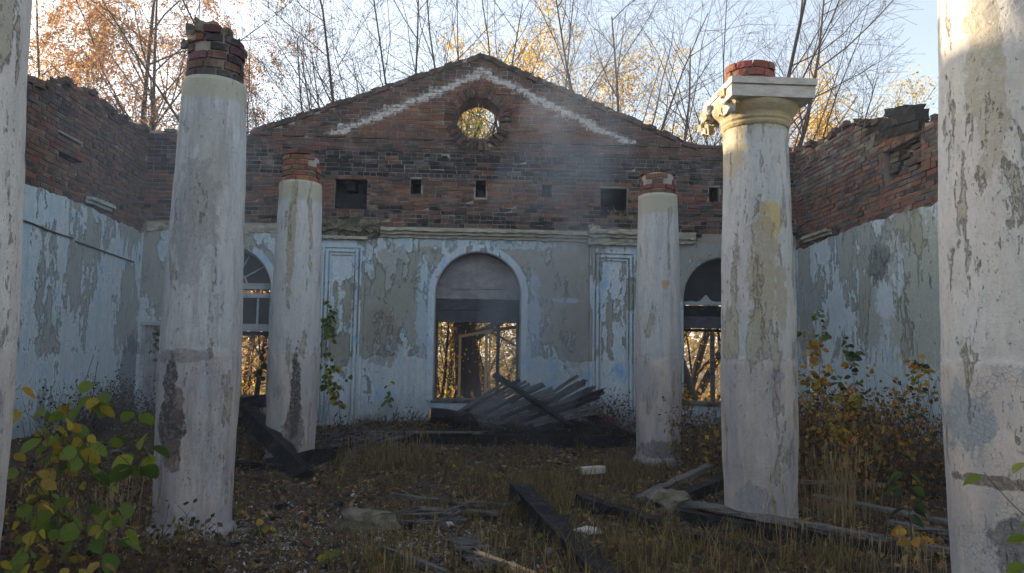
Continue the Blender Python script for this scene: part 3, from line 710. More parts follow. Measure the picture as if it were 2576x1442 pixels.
# ------------------------------------------------------------------ columns
def lathe(prof, cx, cy, n=48, amp=0., seed=0, name='shaft', mat=None, parent=None, axis_noise=1.):
    V = []; F = []
    for i, (z, r) in enumerate(prof):
        for q in range(n):
            t = 2*math.pi*q/n; d = Vector((math.cos(t)*1.5+seed*5, math.sin(t)*1.5, z*axis_noise))
            rr = r+amp*(noise.noise(d*1.3)+.6*noise.noise(d*4.1)+.35*noise.noise(d*13))
            V.append((cx+rr*math.cos(t), cy+rr*math.sin(t), z))
    for i in range(len(prof)-1):
        for q in range(n): F.append((i*n+q, i*n+(q+1) % n, (i+1)*n+(q+1) % n, (i+1)*n+q))
    mb = MB(); mb.add(V, F); mb.f.append(tuple((len(prof)-1)*n+q for q in range(n))); mb.c.append((1, 1, 1))
    o = mb.build(name, mat, parent, smooth=True)
    return o
def shaft_prof(z1, rb, rt_, zb=-.15):
    pr = [(zb, rb+.02), (.03, rb+.018), (.055, rb+.008), (.07, rb-.016), (.1, rb-.026)]
    z = .2
    while z < z1-.06:
        t = max(0, (z-1.3)/(z1-1.3)); pr.append((z, rb-.032*max(0, 1-z/1.4)+(rt_-rb)*(t**1.1))); 
        if 1.58 < z < 1.62: pr.append((z+.012, rb+(rt_-rb)*(t**1.1)-.008))
        z += .05
    pr += [(z1-.05, rt_+.004), (z1-.01, rt_), (z1, rt_-.02)]
    return pr
def brick_drum(par, cx, cy, z0, ncourse, r, seed, topfn, cols, nper=9, drop=.12):
    """courses of curved bricks round the core of a column"""
    rr = random.Random(seed); H = .083
    lathe([(z0-.05, r-.022)]+[(z0+ncourse*H*k/4, r-.026) for k in range(1, 4)]+[(z0+ncourse*H*.80, r-.04), (z0+ncourse*H*.90, r*.5)], cx, cy, 32, .014, seed, 'core', M['mortar'], par)
    ms = []
    for v in range(6):
        V = []; n = 4; A = 2*math.pi/nper*rr.uniform(.90, .955)
        for q in range(n+1):
            a = -A/2+A*q/n
            for dr, dz in ((0, -.5), (0, .5), (-.11, .5), (-.11, -.5)):
                k = r+dr+rr.uniform(-.005, .004); V.append((k*math.cos(a), k*math.sin(a), dz*.068+rr.uniform(-.004, .004)))
        F = [(0, 1, 2, 3), (n*4, n*4+3, n*4+2, n*4+1)]+[(q*4+e, q*4+4+e, q*4+4+(e+1) % 4, q*4+(e+1) % 4) for q in range(n) for e in range(4)]
        me = bpy.data.meshes.new('brick'); me.from_pydata(V, [], F); me.materials.append(M['brick_o']); ms.append(me)
    for c in range(ncourse):
        off = rr.random()
        for q in range(nper):
            t = 2*math.pi*(q+off)/nper; z = z0+c*H
            if z+.05 > topfn(t) or (c >= ncourse-3 and rr.random() < drop*(c-ncourse+4)): continue
            o = bpy.data.objects.new('brick', rr.choice(ms)); o.color = (*[a*rr.uniform(.75, 1.25) for a in rr.choice(cols)], 1); link(o, par)
            k = rr.uniform(-.004, .012); o.location = (cx+k*math.cos(t), cy+k*math.sin(t), z+.041); s_ = rr.uniform(.97, 1.0); o.scale = (s_, s_, rr.uniform(.92, 1))
            o.rotation_euler = (rr.uniform(-.012, .012), rr.uniform(-.012, .012), t)
    for i in range(9):
        t = rr.random()*6.28; s_ = rr.uniform(.05, .10); k = r*rr.uniform(.3, .8); z = topfn(t)-.05
        mb = MB(); p = Vector((cx+k*math.cos(t), cy+k*math.sin(t), z)); d = Vector((math.cos(t+1), math.sin(t+1), rr.uniform(-.3, .3)))*s_*.7
        mb.beam(p-d, p+d, s_, s_*.8, .02, 3, i+seed); mb.build('rubble_lump', M['crest'], par)
FR = [(.17, .065, .05), (.12, .055, .048), (.06, .045, .042), (.05, .042, .04), (.15, .06, .048)]
G2 = 'whitewashed round columns of the hall'
cols = [
 ('L1', -2.3, 3.3, 4.2, .385, .31, 'near white plastered column cut by the left edge of the view', 1, 1, ()),
 ('R1', 2.76, 3.62, 4.2, .40, .335, 'near cream column at right with a large bare grey patch low down', 2, 1,
    [((2.265, 3.35, 1.34), (.15, .5, .22), (.30, .325, .335), 1.3), ((2.50, 3.3, .78), (.11, .4, .16), (.16, .16, .15), 1.1), ((2.24, 3.35, 1.05), (.05, .4, .12), (.30, .32, .33), 1.2), ((2.36, 3.3, 1.06), (.22, .4, .03), (.17, .13, .10), 1), ((2.45, 3.3, 3.0), (.045, .4, .6), (.36, .32, .24), .8), ((2.68, 3.2, 3.1), (.06, .4, .5), (.37, .32, .23), .8)]),
 ('L2', -2.42, 7.15, 4.10, .357, .282, 'tall smoke-stained column at left with a dark lichen patch on its foot', 3, 0,
    [((-2.56, 6.8, 1.32), (.075, .4, .3), (.035, .03, .028), 1), ((-2.55, 6.8, .95), (.12, .4, .26), (.04, .032, .026), 1), ((-2.52, 6.8, .7), (.09, .4, .14), (.15, .085, .06), .9), ((-2.48, 6.8, 1.15), (.05, .4, .18), (.12, .06, .045), .8), ((-2.62, 6.8, .5), (.018, .4, .3), (.16, .07, .06), .7),
     ((-2.35, 6.9, 3.2), (.14, .5, .6), (.33, .32, .28), .6), ((-2.45, 6.8, 2.75), (.22, .5, .55), (.17, .165, .17), .5), ((-2.5, 6.8, 1.56), (.25, .4, .06), (.16, .14, .13), .7)]),
 ('SL', -2.62, 11.8, 4.20, .385, .315, 'far left column with brick top and one long beige drip down its shaft', 4, 0,
    [((-2.66, 11.4, 3.3), (.06, .5, .95), (.30, .26, .18), .9), ((-2.5, 11.4, .95), (.07, .5, .62), (.03, .026, .026), 1), ((-2.5, 11.4, .5), (.13, .5, .35), (.07, .055, .045), .8)]),
 ('SR', 3.02, 12.1, 4.22, .37, .315, 'far right column with short red brick top and pale blue-white shaft', 5, 0,
    [((3.05, 11.7, 2.75), (.055, .4, .07), (.42, .27, .08), .8), ((3.0, 11.7, .2), (.4, .5, .14), (.06, .055, .06), .7)]),
 ('R2', 2.9, 7.55, 3.95, .37, .315, 'column at right that still carries its square capital', 6, 0,
    [((2.93, 7.15, 2.95), (.10, .4, .19), (.48, .36, .13), .9), ((2.83, 7.15, 2.45), (.14, .4, .6), (.34, .29, .21), .9), ((3.0, 7.2, 2.2), (.07, .3, .3), (.33, .29, .21), .8),
     ((2.95, 7.15, 1.45), (.06, .3, .06), (.2, .2, .22), .7), ((2.72, 7.15, .28), (.14, .3, .16), (.22, .23, .26), .7), ((2.6, 7.5, 3.75), (.12, .5, .3), (.44, .35, .19), .7)]),
]
CO = {}
for key, x, y, zt, rb, rt_, label, sd_, cr, spots in cols:
    root = thing('column', (x, y, 0), label, 'column', G2); CO[key] = root
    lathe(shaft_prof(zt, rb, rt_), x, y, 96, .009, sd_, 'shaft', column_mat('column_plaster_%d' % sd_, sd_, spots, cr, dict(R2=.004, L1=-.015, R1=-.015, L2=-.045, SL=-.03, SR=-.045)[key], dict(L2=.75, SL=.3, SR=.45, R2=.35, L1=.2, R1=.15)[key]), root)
brick_drum(CO['L2'], -2.42, 7.15, 4.09, 6, .252, 11, lambda t: 4.62-.10*max(0, math.cos(t-.4))-.05*math.sin(3*t)**2, FR)
brick_drum(CO['SL'], -2.62, 11.8, 4.19, 6, .285, 12, lambda t: 4.68-.08*math.cos(t)**2, [(.25, .09, .055), (.17, .08, .055), (.3, .12, .06)])
brick_drum(CO['SR'], 3.02, 12.1, 4.21, 5, .285, 13, lambda t: 4.66-.1*math.sin(t)**2*(math.cos(t) < 0), [(.22, .10, .07), (.17, .08, .06)])
for k in ('L1', 'R1'): pass
# rubble lumps on top of the tall left column
for i, (dx, dy, z, s_) in enumerate(((-.17, -.1, 4.56, .11), (-.05, -.14, 4.58, .14), (.08, -.1, 4.55, .12), (.17, -.08, 4.47, .09), (-.24, -.12, 4.42, .07))):
    mb = MB(); mb.beam((-2.42+dx-s_*.7, 7.15+dy, z), (-2.42+dx+s_*.7, 7.15+dy+.03, z+.01), s_, s_*.75, .03, 4, i+3); mb.build('rubble_lump', M['rock'], CO['L2'])
# capital
c = CO['R2']; x, y = 2.9, 7.55
lathe([(3.93, .325), (3.955, .345), (3.965, .345), (3.975, .325), (3.99, .325), (3.998, .345), (4.01, .345), (4.02, .33), (4.06, .36), (4.10, .41), (4.13, .425), (4.158, .435)], x, y, 48, .006, 9, 'echinus', M['ochre'], c)
mb = MB(); mb.box((x-.40, y-.44, 4.155), (x+.44, y+.44, 4.265)); mb.box((x-.385, y-.425, 4.265), (x+.425, y+.425, 4.28)); mb.box((x-.40, y-.455, 4.28), (x+.455, y+.455, 4.345))
mb.v = [(a+(.02*noise.noise(Vector((a*9, b*9, q*9)))), b, q) for a, b, q in mb.v]
mb.build('abacus', M['capg'], c)
for i in range(30):
    s_ = rng.uniform(.04, .09); px, py, pz = x-.39+rng.uniform(-.05, .07), y+rng.uniform(-.40, .40), rng.uniform(4.02, 4.33); mb = MB()
    if i > 24: px, pz = x+rng.uniform(-.4, .2), 4.35; s_ *= .6; py = y-.33
    mb.beam((px-s_*.5, py, pz), (px+s_*.5, py+.02, pz+.01), s_, s_*.9, s_*.25, 4, i*3.3); mb.build('broken_lump', M['ochre' if i < 25 and i % 3 else 'capg'], c)
brick_drum(c, 2.83, 7.5, 4.34, 3, .245, 15, lambda t: 4.585, [(.30, .12, .07), (.24, .10, .065), (.2, .09, .06)], 9, 0)

# ------------------------------------------------------------------ trees outside
def branches(seed, base, height, lean=(0, 0), n1=9, n2=8, n3=3, r0=.12, spread=.5, upright=.75, stems=1, droop=0., start=.25):
    """list of (points, radii, level): trunk(s), limbs, twigs"""
    R = random.Random(seed); out = []; base = Vector(base)
    def grow(p, d, L, r, lvl, n):
        pts = [p]; rr = [r]; d = d.normalized(); seg = 6 if lvl == 0 else (5 if lvl == 1 else 4)
        for i in range(seg):
            wob = Vector((R.gauss(0, 1), R.gauss(0, 1), R.gauss(0, .6)))*(.06 if lvl == 0 else .14)
            d = (d+wob+Vector((0, 0, (.10 if lvl < 3 else .0)*upright - (droop*(.25 if lvl >= 2 else .0))))).normalized()
            p = p+d*L/seg; pts.append(p); rr.append(max(.0035, r*(1-.82*(i+1)/seg)))
        out.append((pts, rr, lvl))
        if lvl >= 3: return
        cnt = (n1, n2, n3)[lvl]
        for k in range(cnt):
            t = start+(1-start)*(k+R.random())/cnt if lvl == 0 else .15+.8*(k+R.random())/cnt
            f = t*seg; i = min(int(f), seg-1); q = pts[i].lerp(pts[i+1], f-i); dd = (pts[i+1]-pts[i]).normalized()
            a = R.random()*6.283; side = dd.orthogonal().normalized(); side = Matrix.Rotation(a, 3, dd) @ side
            nd = dd*upright+side*spread*R.uniform(.7, 1.4)
            LL = L*(1-t*.55)*R.uniform(.38, .72)*(1. if lvl else .95)
            grow(q, nd, LL, max(.0035, rr[i]*R.uniform(.35, .5)), lvl+1, 0)
    for s_ in range(stems):
        a = 6.283*s_/max(1, stems)+R.random(); sp = .0 if stems == 1 else .42
        grow(base+Vector((math.cos(a), math.sin(a), 0))*.1*(stems > 1), Vector((lean[0]+sp*math.cos(a)*R.uniform(.5, 1.4), lean[1]+sp*math.sin(a)*.6, 1)), height*R.uniform(.85, 1.05), r0*R.uniform(.8, 1.1), 0, 0)
    return out
def leaf_cloud(name, pts, size, cols, parent, seed=0, jit=.05, mat='leaf_a'):
    r = np.random.default_rng(seed); P = np.array(pts)+r.normal(0, jit, (len(pts), 3)); n = len(P)
    a = r.normal(size=(n, 3)); a /= np.linalg.norm(a, axis=1)[:, None]; b = np.cross(a, r.normal(size=(n, 3))); b /= np.linalg.norm(b, axis=1)[:, None]
    s_ = size*r.uniform(.6, 1.3, (n, 1)); V = np.stack([P, P+a*s_*.5+b*s_*.33, P+a*s_, P+a*s_*.5-b*s_*.33], 1).reshape(-1, 3)
    F = np.arange(n*4).reshape(n, 4); C = np.array(cols)[r.integers(0, len(cols), n)]*r.uniform(.7, 1.25, (n, 1))
    return np_mesh(name, V, F, M[mat], parent, C)
def tree(name, label, base, height, seed, leafcols=None, nleaf=0, lsize=.08, group=None, cat='tree', ljit=.12, lo=0., **kw):
    t = thing(name, base, label, cat, group); br = branches(seed, base, height, **kw); r = random.Random(seed+99)
    a, b = MB(), MB(); tips = []
    for pts, rr, lvl in br:
        (a if lvl == 0 else b).tube(pts, rr, 7 if lvl == 0 else (5 if lvl == 1 else 3))
        if lvl >= 2: tips.append(pts)
    a.build('trunk', M['bark'], t, smooth=True); b.build('branches', M['twig'], t, smooth=True)
    if nleaf and tips:
        P = []
        while len(P) < nleaf:
            q = r.choice(tips); i = r.randrange(len(q)-1); v = q[i].lerp(q[i+1], r.random())
            if v.z-base[2] > lo or r.random() < .2: P.append(tuple(v))
        leaf_cloud('crown', P, lsize, leafcols, t, seed, ljit)
    return t
AMB = [(.60, .32, .10), (.62, .38, .14), (.50, .26, .09), (.58, .30, .12), (.44, .22, .10)]
YEL = [(.70, .46, .06), (.74, .52, .09), (.62, .36, .05), (.52, .40, .06)]
YGR = [(.52, .46, .06), (.42, .42, .06), (.62, .45, .06), (.55, .27, .05), (.30, .34, .05)]
SPR = [(.22, .11, .05), (.30, .15, .05), (.16, .08, .05)]
def X(px, Y): return Y*((px-1287)/1930+.056)
ORANGE = 'autumn birches beyond the left wall'; BARE = 'bare trees behind the gable'; GOLD = 'golden trees behind the hall'
z0 = -.25
tree('birch_tree', 'tall orange birch with hanging twigs, the fullest crown left of the tall column', (X(335, 23), 23, z0), 15.5, 21, AMB, 32000, .075, ORANGE, n1=22, n2=12, n3=8, spread=.6, upright=.6, droop=1.9, r0=.15, start=.15, ljit=.05)
tree('birch_tree', 'orange birch between the left edge column and the fullest birch', (X(235, 25), 25, z0), 13.5, 22, AMB, 17000, .075, ORANGE, n1=18, n2=10, n3=6, spread=.6, upright=.6, droop=1.3, r0=.12, ljit=.07)
tree('birch_tree', 'thin brownish birch rising beside the left edge column', (X(130, 22), 22, z0), 13, 23, AMB+SPR, 9000, .07, ORANGE, n1=14, n2=9, n3=4, spread=.6, upright=.6, droop=.5, r0=.11, ljit=.12)
tree('birch_tree', 'small weeping birch just right of the tall left column', (X(632, 24), 24, z0), 9.9, 24, SPR+[(.5, .25, .08)], 3200, .06, ORANGE, n1=14, n2=8, n3=4, spread=.55, upright=.4, droop=1.4, r0=.07, ljit=.12)
tree('birch_tree', 'orange birch partly hidden by the tall left column', (X(365, 22), 22, z0), 14.0, 26, AMB, 15000, .075, ORANGE, n1=18, n2=10, n3=7, spread=.42, upright=.6, droop=1.7, r0=.12, start=.15, ljit=.06)
tree('birch_tree', 'low orange birch filling the gap above the dip of the left wall', (X(430, 27), 27, z0), 11, 25, AMB, 15000, .09, ORANGE, n1=14, n2=9, n3=4, spread=.7, upright=.5, droop=.7, r0=.1, ljit=.15)
kb = dict(spread=.75, upright=.8)
for px, Y, h, sd_, st, le, lab, n1 in (
    (1010, 21, 14.0, 31, 4, (-.32, 0), 'bare tree fanning out to the left over the left slope of the gable', 9),
    (1120, 23, 14.5, 32, 3, (-.12, 0), 'bare tree just left of the gable peak', 9),
    (1245, 24, 15.0, 33, 3, (.06, 0), 'bare tree right behind the gable peak', 9),
    (1400, 25, 15.0, 34, 2, (.06, 0), 'bare tree in front of the golden crown right of the peak', 9),
    (1565, 24, 15.0, 35, 2, (.0, 0), 'dark forked bare tree above the middle of the right gable slope', 9),
    (1715, 22, 14.0, 36, 3, (.03, 0), 'broad bare tree above the foot of the right gable slope', 11),
    (925, 22, 12.5, 39, 4, (-.55, 0), 'bare tree leaning far to the left beside the low thin one', 9),
    (780, 20, 8.2, 38, 3, (-.15, 0), 'low thin bare tree right of the tall left column', 6)):
    tree('bare_tree', lab, (X(px, Y), Y, z0), h, sd_, SPR, 240, .05, BARE, lean=le, stems=st, n1=n1+6, n2=8, n3=6, r0=(.12 if px > 1500 else .075) if h > 9 else .03, start=.1, **kb)
tree('bare_tree', 'slender bare tree with open airy crown right of the capital', (X(1995, 22), 22, z0), 11.2, 37, SPR, 500, .05, BARE, lean=(.10, 0), stems=2, n1=15, n2=7, n3=4, r0=.07, start=.2, spread=.5, upright=.8)
for px, Y, h, sd_, n, lab in ((1400, 32, 15.6, 41, 12000, 'large golden crown right of the gable peak'), (1560, 33, 14.6, 42, 10000, 'golden crown showing over the middle of the right slope'),
    (1685, 30, 11.6, 43, 7000, 'low yellow-green crown over the foot of the right slope'), (2135, 31, 12.6, 44, 10000, 'yellow crown right of the capital above the right wall'),
    (2275, 33, 12.4, 45, 4500, 'small pale yellow treetop above the recess in the right wall'), (1985, 29, 10.8, 46, 5000, 'low orange treetop between capital and right wall'),
    (1205, 27, 11.6, 47, 9000, 'yellow-green tree seen through the round hole of the gable')):
    tree('golden_tree', lab, (X(px, Y), Y, z0), h, sd_, YEL if sd_ < 46 else (AMB if sd_ == 46 else YGR), n, .12, GOLD, lo=4.5, n1=16, n2=8, n3=3, spread=.75, upright=.55, r0=.11, start=.22, ljit=.25)
# what shows through the window openings
WG = 'bushes behind the windows'
for px, Y, h, sd_, n, cols_, lab in ((1110, 19.5, 4.6, 51, 3600, YGR, 'yellow-green bush at the left of the middle window opening'), (1280, 20.5, 4.8, 52, 3600, YEL, 'yellow bush at the right of the middle window opening'),
    (1180, 24, 3.8, 53, 3000, YGR+AMB, 'orange-green bush behind the big trunk in the middle window'), (640, 23, 4.0, 54, 3600, AMB+YEL, 'orange bush filling the left window opening'),
    (1765, 22, 5.0, 55, 4200, YEL+AMB, 'golden bush filling the right window opening'), (560, 26, 5, 56, 3500, AMB, 'orange bush further left behind the left window')):
    tree('shrub', lab, (X(px, Y), Y, z0), h, sd_, cols_, n, .075, WG, cat='bush', stems=3, n1=9, n2=7, n3=3, spread=.8, upright=.5, r0=.05, start=.05, ljit=.2)
tree('old_tree', 'thick dark trunk seen through the middle window', (X(1192, 18.6), 18.6, z0), 7.2, 61, YGR, 2500, .08, 'old trees close behind the gable', stems=1, n1=12, n2=7, n3=3, r0=.40, spread=1.0, upright=.5, start=.28, lean=(-.06, 0))
tree('old_tree', 'dark crooked trunk seen through the right window', (X(1785, 18.8), 18.8, z0), 6.5, 62, YEL, 1500, .08, 'old trees close behind the gable', stems=1, n1=10, n2=7, n3=3, r0=.20, spread=1.0, upright=.5, start=.2, lean=(-.28, 0))
tree('old_tree', 'slim trunk seen through the left window', (X(657, 20), 20, z0), 6.5, 63, AMB, 2500, .08, 'old trees close behind the gable', n1=10, n2=7, n3=3, r0=.08, spread=.9, upright=.5, start=.2)
for i, (x_, y_) in enumerate(((-9.5, 20.5), (-11.5, 21.5), (-13.5, 22.5), (-8.5, 19), (-15.5, 24))):  # unseen bushes, added to block low sun through the window openings
    tree('shrub', ('unseen amber bush added behind the left rear corner to block the sun, ' + ('third', 'fourth', 'fifth', 'first', 'last')[i] + ' from the ruin'), (x_, y_, z0), 6.2, 70+i, AMB+YEL, 7500, .12, 'added sun-blocking bushes behind the left rear corner', cat='bush', stems=3, n1=9, n2=7, n3=3, spread=.8, upright=.5, r0=.05, start=.02, ljit=.3)
# far wood closing the horizon behind and beside the ruin
P = []
for i in range(26000):
    a = rng.uniform(-1.35, 1.25); d = rng.uniform(45, 75); P.append((d*math.sin(a), 8+d*math.cos(a), -.2+rng.random()**1.3*(6.2+2*noise.noise(Vector((a*6, 0, 0))))*(.55 if a < -.45 else 1)))
o = leaf_cloud('far_wood', P, .62, [(.50, .30, .07), (.40, .27, .07), (.55, .38, .09), (.30, .24, .07)], None, 5, .3); o['kind'] = 'stuff'
P = [(rng.uniform(-16, 16), 16.5+rng.random()**1.5*14, -.2+rng.random()**2*.9) for i in range(26000)]
o = leaf_cloud('meadow_weeds', P, .13, YGR+AMB, None, 6, .05); o['kind'] = 'stuff'

# ------------------------------------------------------------------ timber and rubble on the floor
def timber(name, p0, p1, wd, ht, mat, label, cat, group=None, n=10, j=.008, **kw):
    mb = MB(); mb.beam(p0, p1, wd, ht, j, n, kw.pop('seed', p0[0]), **kw); return tag(mb.build(name, M[mat], smooth=False), label, cat, group)
CB = 'charred beams lying in the hall'; WB = 'loose boards lying in the hall'
timber('charred_beam', (.56, 8.2, .19), (1.02, 5.5, .0), .19, .17, 'char', 'thick charred beam pointing at the camera, in the middle foreground', 'beam', CB, 26, .034, seed=3, ragged=.12)
timber('charred_beam', (1.22, 8.2, .10), (1.78, 7.25, .06), .13, .12, 'char', 'short charred beam end right of the thick foreground beam', 'beam', CB, 10, .02, seed=4, ragged=.08)
timber('charred_beam', (-3.45, 12.6, .62), (-2.02, 9.95, .06), .22, .22, 'char', 'charred beam leaning against the foot of the far left column', 'beam', CB, 16, .018, seed=5, ragged=.1, twist=.5)
timber('charred_beam', (-2.6, 10.6, .12), (-1.75, 10.3, .3), .14, .16, 'char', 'charred stub lying across the foot of the leaning beam', 'beam', CB, 8, .02, seed=6, ragged=.08)
timber('charred_beam', (-4.1, 11.0, .12), (-2.2, 10.3, .08), .12, .12, 'char', 'thin charred beam on the ground behind the tall left column', 'beam', CB, 10, .012, seed=7, ragged=.08)
timber('charred_beam', (-2.05, 13.55, .13), (2.85, 13.75, .10), .22, .24, 'char', 'long charred beam lying right across in front of the rubble heap', 'beam', CB, 30, .014, seed=8, ragged=.08)
timber('charred_beam', (-1.9, 13.42, .27), (.4, 13.5, .28), .10, .035, 'board', 'pale thin board lying on the long cross beam', 'board', WB, 20, .008, seed=9, ragged=.05)
timber('charred_beam', (2.15, 7.6, .05), (3.6, 6.3, -.02), .22, .16, 'char', 'charred beam under the pale board at the foot of the capital column', 'beam', CB, 14, .012, seed=10, ragged=.1)
timber('charred_beam', (3.0, 6.0, -.04), (3.9, 5.2, -.02), .22, .14, 'char', 'charred beam running out at the lower right corner', 'beam', CB, 12, .012, seed=11)
timber('charred_beam', (1.95, 6.85, .02), (2.5, 6.25, -.02), .16, .14, 'char', 'half buried black beam left of the pale board', 'beam', CB, 10, .02, seed=12)
timber('board', (2.25, 7.72, .17), (3.2, 6.72, .12), .20, .03, 'board', 'pale board lying on the charred beam at the foot of the capital column', 'board', WB, 12, .006, seed=13, ragged=.1, twist=.1)
timber('board', (2.95, 6.85, .17), (4.0, 5.95, .10), .10, .03, 'board', 'narrow pale board continuing the wide one to the right', 'board', WB, 12, .006, seed=14, ragged=.1)
timber('board', (3.75, 8.2, .16), (4.6, 6.9, .12), .14, .03, 'board', 'grey board slanting among weeds toward the right column', 'board', WB, 12, .006, seed=15, ragged=.08)
timber('board', (4.1, 7.4, .06), (5.0, 6.2, .05), .12, .03, 'board', 'lower grey board slanting behind the right column', 'board', WB, 12, .006, seed=16, ragged=.08)
timber('board', (3.45, 9.0, .2), (4.8, 8.7, .2), .1, .03, 'board', 'grey board half hidden in brambles behind the capital column', 'board', WB, 10, .006, seed=17, ragged=.08)
timber('board', (1.85, 8.35, .08), (3.1, 9.75, .25), .11, .06, 'board', 'weathered rail rising behind the foot of the capital column', 'board', WB, 12, .01, seed=18, ragged=.08)
timber('charred_beam', (2.05, 8.2, .03), (3.3, 9.6, .12), .14, .12, 'char', 'charred beam beneath the weathered rail behind the capital column', 'beam', CB, 12, .012, seed=19, ragged=.08)
timber('board', (-.80, 8.5, .10), (.02, 8.08, .07), .07, .035, 'board', 'thin grey stick of wood left of the thick foreground beam', 'board', WB, 10, .006, seed=20, ragged=.05)
timber('board', (-.5, 8.0, .05), (.35, 7.75, .05), .12, .03, 'board', 'flat dark board below the thin grey stick', 'board', WB, 10, .008, seed=21, ragged=.08)
timber('board', (-.65, 6.25, .09), (-.12, 5.72, .04), .045, .03, 'board', 'short pale stick at the bottom edge left of centre', 'board', WB, 8, .005, seed=22, ragged=.03)
timber('board', (.1, 6.1, .07), (.5, 5.6, .05), .05, .05, 'sash', 'brown stick at the bottom edge beside the flaky wood', 'board', WB, 8, .006, seed=23, ragged=.05)
timber('board', (.0, 8.2, .08), (.7, 8.0, .06), .04, .03, 'board', 'thin stick touching the top of the thick foreground beam', 'board', WB, 8, .005, seed=24)
ch = thing('splintered_wood', (.02, 6.2, 0), 'stack of flaky splintered wood at the bottom centre', 'wood')
for i in range(11):
    mb = MB(); y = 6.62-.085*i; a = rng.uniform(-.12, .12); mb.beam((-.13+.02*i, y, .05+.012*(i % 3)), (.10+.02*i+a*.3, y-.03+a, .07), .075, .025, .012, 5, i, ragged=.06); mb.build('splinter', M['slat'], ch)
ch = thing('splintered_wood', (-.35, 7.45, 0), 'crossed grey splinters left of the thick foreground beam', 'wood')
for i in range(12):
    a = rng.uniform(-.5, .9); L = rng.uniform(.1, .28); c_ = Vector((-.35+rng.uniform(-.35, .3), 7.45+rng.uniform(-.25, .25), .05+rng.random()*.06)); d = Vector((math.cos(a), math.sin(a), rng.uniform(-.1, .3)))*L
    mb = MB(); mb.beam(c_-d, c_+d, .03, .014, .003, 4, i); mb.build('splinter', M['board' if i % 2 else 'slat'], ch)
ch = thing('lath_heap', (-1.75, 12.9, 0), 'heap of collapsed grey laths left of the long cross beam', 'wood')
for i in range(34):
    a = rng.choice((.55, .75, .15, -.3))+rng.uniform(-.15, .15); L = rng.uniform(.25, .6); cx_, cy_ = -1.75+rng.uniform(-.5, .45), 12.8+rng.uniform(-.7, .8)
    c_ = Vector((cx_, cy_, gz(cx_, cy_)+rng.uniform(.05, .28))); d = Vector((math.cos(a), .5*math.sin(a), .45*math.sin(a)))*L
    mb = MB(); mb.beam(c_-d, c_+d, .05, .015, .003, 5, i, ragged=.03); mb.build('lath', M['board' if i % 3 == 0 else 'slat'], ch)
ch = thing('lath_heap', (-1.1, 14.6, 0), 'thin broken laths leaning on the wall under the middle window', 'wood')
for i in range(22):
    x_ = rng.uniform(-1.7, -.6); c_ = Vector((x_, rng.uniform(14.2, 15.1), .15)); d = Vector((rng.uniform(-.1, .35), rng.uniform(-.1, .3), rng.uniform(.1, .45)))
    mb = MB(); mb.beam(c_, c_+d*1.3, .03, .012, .002, 4, i); mb.build('lath', M['board' if i % 3 == 0 else 'slat'], ch)
# the collapsed slatted panel
sp = thing('slatted_panel', (1.2, 14.2, .4), 'collapsed fan of scorched slats heaped below the middle window', 'panel')
for i in range(17):
    t = i/16; a = Vector((-.15+1.35*t, 14.35-.6*t, .56-.16*t+.02*math.sin(i*3))); ang = rad(42-26*t)+rng.uniform(-.02, .02); L = 1.25-.25*abs(t-.4)+rng.uniform(-.08, .12)
    b = a+Vector((L*math.cos(ang)*1.15, .25, L*math.sin(ang)*.78)); mb = MB(); mb.beam(a, b, .065, .016, .006, 8, i, upv=(0, -.8, .6), ragged=.08, bow=.02); mb.build('slat', M[('slat', 'char', 'slat', 'slat')[i % 4]], sp)
for i in range(10):
    t = i/9; a = Vector((1.15+.55*t, 14.3-.15*t, .62-.1*t)); b = a+Vector((.95+.1*math.sin(i*2)-.1*t, .3, .62-.30*t+rng.uniform(-.02, .02)))
    mb = MB(); mb.beam(a, b, .065, .018, .008, 8, i+20, upv=(0, -.8, .6), ragged=.1, bow=.04); mb.build('slat', M[('slat', 'slat', 'char')[i % 3]], sp)
mb = MB(); mb.beam((.2, 14.05, .44), (1.75, 13.9, .30), .05, .04, .004, 10, 3); mb.build('batten', M['board'], sp)
timber('charred_beam', (.50, 14.15, 1.27), (1.85, 13.7, .38), .06, .20, 'char', 'wide dark plank leaning across the fan of slats', 'beam', CB, 14, .012, seed=31, ragged=.12, upv=(0, -1, .4))
timber('charred_beam', (1.5, 14.1, .62), (2.55, 14.35, 1.0), .05, .06, 'char', 'thin black batten sticking out right of the fan of slats', 'beam', CB, 10, .008, seed=32, ragged=.12)
for i, (p0, p1) in enumerate((((.1, 13.95, .22), (1.6, 13.85, .30)), ((.9, 13.8, .12), (2.5, 13.95, .25)), ((1.6, 14.1, .42), (2.7, 13.8, .2)), ((-.5, 13.85, .1), (.9, 13.8, .16)))):
    timber('charred_beam', p0, p1, .2, .24, 'char', ('black beam buried in the middle of the heap under the fan of slats', 'lowest black beam right under the fan of slats', 'black beam at the right end of the heap under the slats', 'black beam under the log with the pale sawn end')[i], 'beam', CB, 14, .03, seed=60+i, ragged=.12)
lg = thing('charred_log', (-.1, 14.1, .5), 'black log with pale sawn end left of the fan of slats', 'log')
mb = MB(); pts = [(-.66+.26*i, 14.0+.05*i, .53-.035*i+.01*math.sin(i*2)) for i in range(7)]; mb.tube(pts, [.135, .14, .145, .14, .135, .12, .1], 10, cap=True); mb.build('charred_bark', M['char'], lg)
mb = MB(); mb.tube([(-.69, 13.995, .534), (-.655, 14.0, .53)], [.11, .12], 12, cap=True); mb.build('sawn_end', M['sash'], lg)
